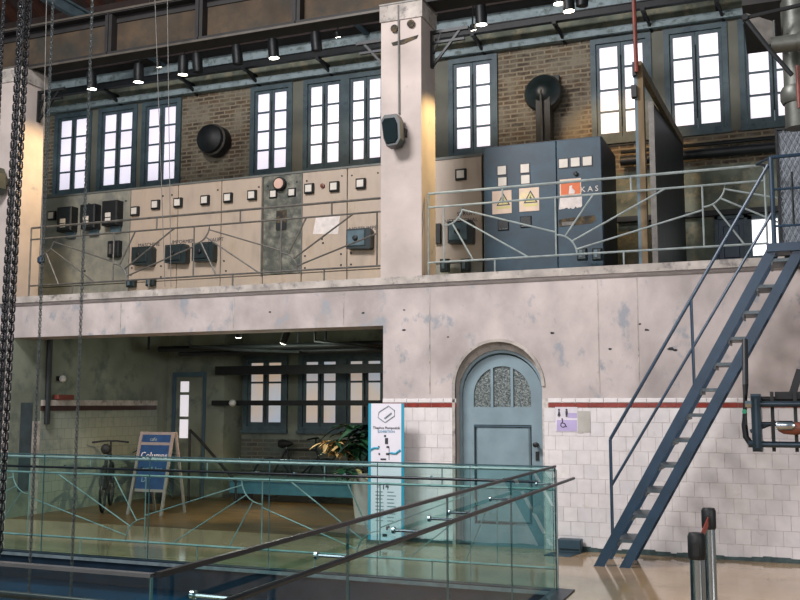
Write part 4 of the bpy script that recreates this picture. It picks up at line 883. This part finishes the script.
b.tube([c+Vector((-.006, 0, .05)), c+Vector((-.004, 0, .02)), c+Vector((.02, 0, .015)), c+Vector((.034, 0, -.02)), c+Vector((.042, 0, -.018))], .006, 6).lathe([(.009, 0), (.009, .004)], c+Vector((-.008, 0, .064)), (0, -1, 0), 10)
obj('wheelchair_symbol', b, ink, t)
for u0, u1, v0, v1, nm in ((577.8, 583, 411, 433, 'left'), (583.4, 590, 411, 432, 'right')):
    p0 = P(u0, v1, Y_); p1 = P(u1, v0, Y_); tag(obj('faded_sheet', B().box(p0.x, p1.x, Y_-.003, Y_, p0.z, p1.z), paper_grey), 'narrow faded grey sheet on the tiles beside the restroom sign, %s of the pair' % nm, 'sheet')
p0 = P(558.5, 556, 10.5); p1 = P(581, 540, 10.5)
t = thing('floor_box', 'low dark teal box at the foot of the tiled wall right of the door', 'box', ((p0.x+p1.x)/2, 10.5, 0))
tb = M('dark_teal_panel', (44, 66, 78), .5, var=.1)
obj('panel', B().chbox(p0.x, p1.x, 10.48, 10.6, 0, p1.z, .01), tb, t); obj('slot', B().box(p0.x+.02, p1.x-.02, 10.47, 10.48, .035, .045), black_metal, t)
obj('mat', B().poly([(p0.x-.06, 10.47, .004), (p1.x, 10.47, .004), (p1.x-.06, 10.2, .004), (p0.x-.1, 10.2, .004)]).box(p0.x-.05, p1.x-.05, 10.2, 10.47, 0, .006), tb, t)
# ------------------------------------------------------------------ ladder stair
st = thing('ladder_stair', 'steep navy metal ladder stair with open treads up to the gallery', 'stair', (-.9, 10.0, 0))
SY0 = 9.75; Lf = Vector((-1.76, SY0, 0)); Lt = Vector((-.035, SY0, 3.08)); OF = Vector((.25, 0, 0)); BK = Vector((0, .5, 0))
def cutbar(a, c, w=.03, hx=.052):                       # sloping flat bar with level foot and top
    b = B()
    for p in (a, c):
        for sx, sy in ((-1, -1), (1, -1), (1, 1), (-1, 1)): b.v.append((p.x+sx*hx, p.y+sy*w/2, p.z))
    b.f = [(0, 3, 2, 1), (4, 5, 6, 7), (0, 1, 5, 4), (1, 2, 6, 5), (2, 3, 7, 6), (3, 0, 4, 7)]; return b
for o_ in (Vector((0, 0, 0)), OF, BK, OF+BK): obj('stringer_bar', cutbar(Lf+o_, Lt+o_), stair_blue, st)
d = Lt-Lf
for k in range(12):
    z = .27+k*.247; p = Lf+d*(z/3.08)
    obj('tread', B().box(p.x+.03, p.x+.225, SY0+.0, SY0+.5, z-.03, z).box(p.x+.03, p.x+.05, SY0, SY0+.5, z-.06, z-.03), tread_m, st)
def onstr(z): return Lf+d*(z/3.08)
n0 = onstr(.32)+Vector((-.04, 0, 0)); pb = [n0+Vector((.0, 0, 0)), n0+Vector((0, 0, .93))]
obj('newel_post', B().tube(pb, .016, 8), stair_blue, st, True)
tp = onstr(3.08); htop = P(768, 165, SY0)
hb = n0+Vector((0, 0, .93)); mb = n0+Vector((0, 0, .47)); mt = P(772, 213, SY0)
obj('handrail', B().tube([hb, htop], .017, 8), stair_blue, st, True); obj('mid_rail', B().tube([mb, mt], .014, 8), stair_blue, st, True)
n1 = onstr(1.72); s_ = (n1.x-n0.x)/(tp.x-n0.x); obj('rail_post', B().tube([n1, hb.lerp(htop, s_)], .015, 8), stair_blue, st, True)
# landing
tk = tag(obj('unseen_blocker_tank', B().lathe([(.5, 0), (.85, .15), (.95, .3), (.95, 5.0), (.5, 5.3)], (2.35, 8.3, 2.9), (0, 0, 1), 28), bronze, smooth=True), 'added grey tank shape out of view right of the ladder stair, blocking side light', 'tank')  # added out of view to shade the wall from the side light
obj('blocker_leg', B().tube([(2.35, 8.3, 0), (2.35, 8.3, 2.95)], .2, 12), bronze, tk)
ld = thing('stair_landing', 'navy steel landing with railing at the top of the ladder stair', 'landing', (.7, 10.0, 3.0))
obj('deck', B().box(tp.x+.36, 2.4, SY0+.02, FY-.04, 3.05, 3.09), stair_blue, ld); obj('fascia', B().box(tp.x-.05, 2.4, SY0-.05, SY0-.02, 3.05, 3.13).box(tp.x-.05, tp.x+.36, SY0-.02, SY0+.5, 3.085, 3.12), stair_blue, ld)
obj('post', B().tube([(tp.x+.02, SY0, 3.09), (tp.x+.02, SY0, 3.98)], .022, 8), stair_blue, ld, True)
obj('post', B().tube([(tp.x+.14, 10.5, 3.09), (tp.x+.14, 10.5, 4.35)], .03, 8), black_metal, ld, True)
for z in (3.98, 3.66, 3.3): obj('rail', B().tube([(tp.x+.02, SY0, z), (2.4, SY0, z)], .012 if z < 3.9 else .018, 8), stair_blue, ld, True)
for x in (tp.x+.2, tp.x+.42, tp.x+.7): obj('baluster', B().tube([(x, SY0, 3.3), (x, SY0, 3.82)], .012, 6), black_metal, ld)
obj('rail', B().tube([(tp.x+.02, SY0, 3.98), (tp.x-.12, 10.5, 4.1), (PX(766, RY, 210), RY, 4.15)], .014, 8), stair_blue, ld, True)
obj('support_leg', B().tube([(2.3, SY0, 0), (2.3, SY0, 3.03)], .04, 8), stair_blue, ld); obj('support_leg', B().tube([(2.3, 10.55, 0), (2.3, 10.55, 3.03)], .04, 8), stair_blue, ld)
# mesh guard
x0, x1 = P(779, 180, 10.4).x, 1.4; z0, z1 = 3.14, P(779, 128, 10.4).z
t = thing('mesh_guard', 'pale diamond wire mesh guard behind the landing railing', 'mesh', ((x0+x1)/2, 10.42, z0))
obj('frame', B().box(x0-.02, x0, 10.4, 10.44, z0, z1).box(x1, x1+.02, 10.4, 10.44, z0, z1).box(x0, x1, 10.4, 10.44, z1-.02, z1).box(x0, x1, 10.4, 10.44, z0, z0+.02), black_metal, t)
obj('back_sheet', B().box(x0, x1, 10.44, 10.45, z0, z1), mesh_back, t)
b = B(); s = -2.0; 
while s < 2.6:
    for sg in (1, -1):
        # line x = x0+s + sg*(z-z0)*.5
        u0, u1 = x0+s, x0+s+sg*(z1-z0)*.5; za, zb_ = z0, z1
        pts2 = []
        for k in range(25):
            zz = z0+(z1-z0)*k/24; xx = x0+s+sg*(zz-z0)*.5+(0 if sg > 0 else .0)
            if x0 <= xx <= x1: pts2.append((xx, 10.42, zz))
        if len(pts2) > 1: b.tube([pts2[0], pts2[-1]], .005, 4)
    s += .055
mo = obj('wire_mesh', b, mesh_m, t); mo['kind'] = 'stuff'
# ------------------------------------------------------------------ timber and board frame on the gallery
XB = -1.40
t = thing('board_frame', 'tall weathered timber frame with a dark slate board set across the gallery', 'frame', (XB, 12.2, GZ))
y0 = 11.0; xp = P(642, 200, y0).x
obj('post', B().box(xp-.05, xp-.015, y0-.02, y0+.1, GZ, P(637, 64, y0).z), roof_steel, t)
obj('post', B().box(xp-.015, xp+.05, y0-.02, y0+.12, GZ, P(637, 66, y0).z), wood_post, t)
obj('post_clamp', B().box(xp-.06, xp-.02, y0-.08, y0+.02, P(637, 72, y0).z-.06, P(637, 72, y0).z+.1), black_metal, t)
obj('post_clamp', B().box(xp-.08, xp-.02, y0-.08, y0+.02, P(637, 90, y0).z-.1, P(637, 90, y0).z+.04), black_metal, t)
A_ = P(654, 190, 12.3); B_ = P(683, 190, 14.6); zb = 5.46
def along(a, c, z0, z1, th):
    n = Vector((-(c.y-a.y), c.x-a.x, 0)).normalized()*th; q = B(); q.v = [tuple(Vector((p.x, p.y, z))+n*k) for z in (z0, z1) for p, k in ((a, -1), (c, -1), (c, 1), (a, 1))]
    q.f = [(0, 3, 2, 1), (4, 5, 6, 7), (0, 1, 5, 4), (1, 2, 6, 5), (2, 3, 7, 6), (3, 0, 4, 7)]; return q
obj('slate_board', along(A_, B_, GZ, zb, .02), board_m, t)
obj('board_edge', along(A_-(B_-A_)*.02, A_, GZ, zb, .035), rail_iron, t)
F_ = Vector((xp, y0+.05, 0))
obj('top_beam', along(F_, B_, zb, zb+.12, .03), wood_post, t)
obj('top_batten', along(F_+Vector((-.035, 0, 0)), B_+Vector((-.035, 0, 0)), zb+.02, zb+.1, .005), M('pale_batten', (168, 158, 148), .7, var=.3, scale=8), t)
tag(obj('red_pipe', B().tube([P(633, -20, y0-.1), P(636.5, 72, y0-.1)], .025, 8), red_pipe, smooth=True), 'thin dark red pipe hanging down to the timber post', 'pipe')
# ------------------------------------------------------------------ stanchions
stp = []
for px, y, lb in ((697.5, 4.75, 'nearer chrome stanchion with black belt head'), (710.5, 5.9, 'farther chrome stanchion, behind the nearer one')):
    x = PX(px, y, 570); t = thing('stanchion', lb, 'stanchion', (x, y, 0), 'belt stanchions by the ladder'); stp.append(Vector((x, y, .93)))
    obj('post', B().lathe([(.034, .02), (.034, .9)], (x, y, 0), (0, 0, 1), 20), steel, t, True)
    obj('base', B().lathe([(.17, 0), (.17, .015), (.05, .04), (.035, .06)], (x, y, 0), (0, 0, 1), 28), steel, t, True)
    obj('belt_head', B().lathe([(.036, .88), (.041, .89), (.041, .985), (.034, 1.0), (.01, 1.0)], (x, y, 0), (0, 0, 1), 20), black_metal, t, True)
    obj('belt_clip', B().box(x-.014, x+.014, y-.05, y-.03, .9, .96), rubber, t)
b = B().bar(stp[0]+Vector((.0, .044, 0)), stp[1]-Vector((0, .056, 0)), .004, .05)
tag(obj('stanchion_belt', b, belt_red), 'short red belt between the two chrome stanchions', 'belt')
# ------------------------------------------------------------------ machine at the right edge
MY = 4.2
def mp(u, v, dy=0): return P(u, v, MY+dy)
t = thing('pipe_machine', 'blue-grey steel valve machine with twin rods at the right edge', 'machine', (mp(800, 420).x+.9, MY, 0))
sc = (mp(800, 400)-mp(790, 400)).x/10           # metres per pixel
obj('bent_pipe', B().tube([mp(745, 340, .1), mp(745.5, 385), mp(744.5, 425), mp(746, 437), mp(751, 444), mp(757, 446)], 3.2*sc, 12), black_metal, t, True)
obj('flange_plate', B().chbox(mp(753, 424).x, mp(761.5, 424).x, MY-.12, MY+.12, mp(755, 449.5).z, mp(755, 396).z, .012), machine_m, t)
obj('flange_plate', B().box(mp(752, 424).x, mp(762, 424).x, MY-.06, MY+.06, mp(755, 451).z, mp(755, 394).z), machine_m, t)
zr = (mp(780, 404).z, mp(780, 444).z)
for z in zr: obj('tie_rod', B().tube([(mp(748, 424).x, MY-.06, z), (mp(1000, 424).x, MY-.06, z)], 3.3*sc, 12), machine_m, t, True)
obj('tie_rod', B().tube([(mp(760, 424).x, MY+.08, zr[0]+.02), (mp(1000, 424).x, MY+.08, zr[0]+.02)], 3*sc, 12), black_metal, t, True)
obj('hex_nut', B().lathe([(4*sc, 0), (4*sc, .03)], (mp(746.5, 424).x, MY-.06, zr[0]), (1, 0, 0), 6), steel, t); obj('hex_nut', B().lathe([(4*sc, 0), (4*sc, .03)], (mp(748, 424).x, MY-.06, zr[1]-.0), (1, 0, 0), 6), machine_m, t)
obj('spindle', B().tube([(mp(750, 424).x, MY, mp(0, 424).z+0*sc), (mp(776, 424).x, MY, mp(776, 422).z)], 2.2*sc, 10).tube([(mp(752, 424).x, MY, mp(755, 424).z), (mp(1000, 424).x, MY, mp(755, 424).z)], 2.5*sc, 10), machine_m, t, True)
for u in (773, 796): obj('yoke_bar', B().box(mp(u-1.8, 424).x, mp(u+1.8, 424).x, MY-.02, MY+.04, zr[1]-.03, zr[0]+.05), black_metal, t)
obj('valve_body', B().lathe([(3*sc, 0), (6*sc, .02), (7*sc, .06), (5*sc, .12), (8*sc, .16), (8*sc, .3)], (mp(778, 424).x, MY-.05, mp(778, 428).z), (1, 0, 0), 16), mach_orange, t, True)
obj('coupling', B().lathe([(4*sc, 0), (5*sc, .01), (5*sc, .06), (3*sc, .07)], (mp(776, 424).x, MY-.08, mp(778, 425).z), (1, 0, 0), 12), steel, t, True)
obj('top_bracket', B().box(mp(776, 424).x, mp(1000, 424).x, MY+.02, MY+.1, zr[0]+.02, zr[0]+.05).bar((mp(793, 424).x, MY+.05, zr[0]+.03), (mp(803, 424).x, MY+.05, zr[0]+.14), .02, .03), black_metal, t)
obj('green_marker', B().lathe([(2.6*sc, 0), (2.6*sc, .008)], mp(744.5, 411.5, -3.6*sc), (0, -1, 0), 12), green_dot, t)
obj('pedestal', B().box(mp(960, 424).x, mp(1010, 424).x, MY-.15, MY+.15, 0, zr[0]+.1), machine_m, t)
obj('pipe_support', B().tube([mp(745, 340, .1), (mp(745, 340).x+.9, MY+.1, mp(745, 340).z+.25)], .0, 4).tube([mp(745, 342, .1), mp(747, 335, .1), mp(762, 330, .1)], 0.0, 4), black_metal, t) if False else None
# ------------------------------------------------------------------ big pipes top right
VY = 7.6
def vp(u, v, dy=0): return P(u, v, VY+dy)
t = thing('overhead_pipework', 'heavy grey cast pipe with branch and black lever arms at the top right corner', 'pipework', vp(797, 130))
sv = (vp(800, 50)-vp(790, 50)).x/10
obj('main_pipe', B().tube([(vp(799, 60).x, VY, 6.6), (vp(799, 60).x, VY, vp(799, 40).z)], 15*sv, 20), bronze, t, True)
obj('main_pipe', B().tube([(vp(797, 60).x, VY+.3, vp(797, 50).z+.5), (vp(797, 60).x, VY+.3, 3.74)], 14*sv, 20), bronze, t, True)
obj('branch_pipe', B().tube([(vp(771, 50).x, VY-.1, vp(780, 49).z), (vp(830, 50).x, VY-.1, vp(780, 49).z)], 9*sv, 20), bronze, t, True)
obj('branch_flange', B().lathe([(10.5*sv, 0), (10.5*sv, .03)], (vp(797, 50).x, VY-.1, vp(780, 49).z), (1, 0, 0), 20), bronze, t, True)
obj('pipe_collar', B().lathe([(15*sv, 0), (17*sv, .03), (17*sv, .1), (15*sv, .13)], (vp(797, 85).x, VY+.3, vp(797, 92).z), (0, 0, 1), 20), bronze, t, True)
obj('lever_arm', B().tube([vp(745, 18, -.2), vp(790, 7.5, -.2), vp(830, -2, -.2)], 2.4*sv, 8), black_metal, t, True)
obj('lever_arm', B().tube([vp(745, 18, -.2), vp(770, 50, -.25), vp(792, 75, -.25)], 2.4*sv, 8), black_metal, t, True)
obj('lever_hub', B().lathe([(3.4*sv, -.03), (3.4*sv, .03)], vp(745, 18, -.2), (0, 1, 0), 14), black_metal, t, True)
obj('hood', B().poly([vp(746, 13), vp(775, 22), vp(776, 42), vp(768, 45), vp(752, 26)]).poly([vp(746, 13, .05), vp(775, 22, .4), vp(776, 42, .4), vp(768, 45, .05), vp(752, 26, .05)]).poly([vp(746, 13), vp(775, 22), vp(775, 22, .4), vp(746, 13, .05)]), rail_iron, t)
obj('red_strip', B().tube([(vp(798, 90).x, VY-.1, vp(798, 70).z), (vp(798, 90).x, VY-.1, vp(798, 112).z)], 2*sv, 8), red_pipe, t)
obj('support_strut', B().tube([(vp(776, 60).x, VY, vp(776, 20).z), (vp(776, 60).x, VY, vp(776, 42).z)], 1.5*sv, 6), black_metal, t)
# dark housing beam near the top right
tag(obj('overhead_housing', B().box(P(742, 0, 9).x, P(786, 0, 9).x, 8.9, 10.2, P(742, 10, 9).z, 6.6), girder_dark), 'dark steel housing behind the levers at the top right corner', 'housing')
# ------------------------------------------------------------------ chains
def chain(x, y, z0, z1, pitch, r, w, m, label, tilt=0, smooth=False):
    b = B(); z = z1; k = 0; L_ = pitch*1.5/2+r
    while z > z0:
        c = Vector((x+tilt*(z1-z), y, z)); a = Vector((1, 0, 0)) if k % 2 == 0 else Vector((0, 1, 0)); a = (Vector((.8, .6, 0)) if k % 2 == 0 else Vector((-.6, .8, 0)))
        n = 10; b.tube([c+a*w*math.cos(t*2*math.pi/n)*(1)+Vector((0, 0, (L_-w)*(1 if math.sin(t*2*math.pi/n) > 0 else -1)+w*math.sin(t*2*math.pi/n))) for t in range(n)], r, 5, closed=True)
        z -= pitch; k += 1
    return tag(obj('hoist_chain', b, m, smooth=True), label, 'chain', 'hanging hoist chains')
CHY = 5.0
chain(P(24.5, 150, CHY).x, CHY, .62, 6.4, .033, .0065, .016, chain_dark, 'heavy dark hoist chain at the left, right strand of the pair', tilt=-.011)
chain(P(17, 150, CHY-.05).x, CHY-.05, .62, 6.4, .033, .0065, .016, chain_dark, 'heavy dark hoist chain at the left, left strand of the pair', tilt=-.011)
chain(P(19, 150, CHY+.1).x, CHY+.1, .7, 6.5, .022, .005, .010, chain_light, 'lighter grey chain behind the heavy dark pair', tilt=-.011)
chain(P(1, 60, CHY).x, CHY, 1.5, 6.5, .022, .005, .010, chain_dark, 'thin dark chain at the very left edge')
chain(P(47, 150, CHY).x, CHY, -1.5, 6.6, .02, .0028, .008, chain_light, 'thin pale chain hanging in front of the leftmost column')
chain(P(87, 150, CHY).x, CHY, -1.5, 6.6, .02, .0028, .008, chain_light, 'thin pale chain hanging over the leftmost windows')
for a, c, lb in ((154, 165, 'left of two thin cords hanging before the third window'), (167, 171, 'right of two thin cords hanging before the third window')):
    tag(obj('hanging_cord', B().tube([P(a, -30, 10.3), P(c, 287, 10.3)], .005, 6), cable_m), lb, 'cord', 'thin cords over the gallery')
t = thing('hook_block', 'small dark hook block on a thin chain by the left railing', 'hook', P(41, 262, 10.2))
obj('block', B().lathe([(.02, -.06), (.05, -.03), (.05, .03), (.02, .06)], P(41, 260, 10.2), (0, 0, 1), 10), stair_blue, t, True)
obj('hook_line', B().tube([P(41, 260, 10.2), P(47, -20, 10.2)], .006, 6), cable_m, t)
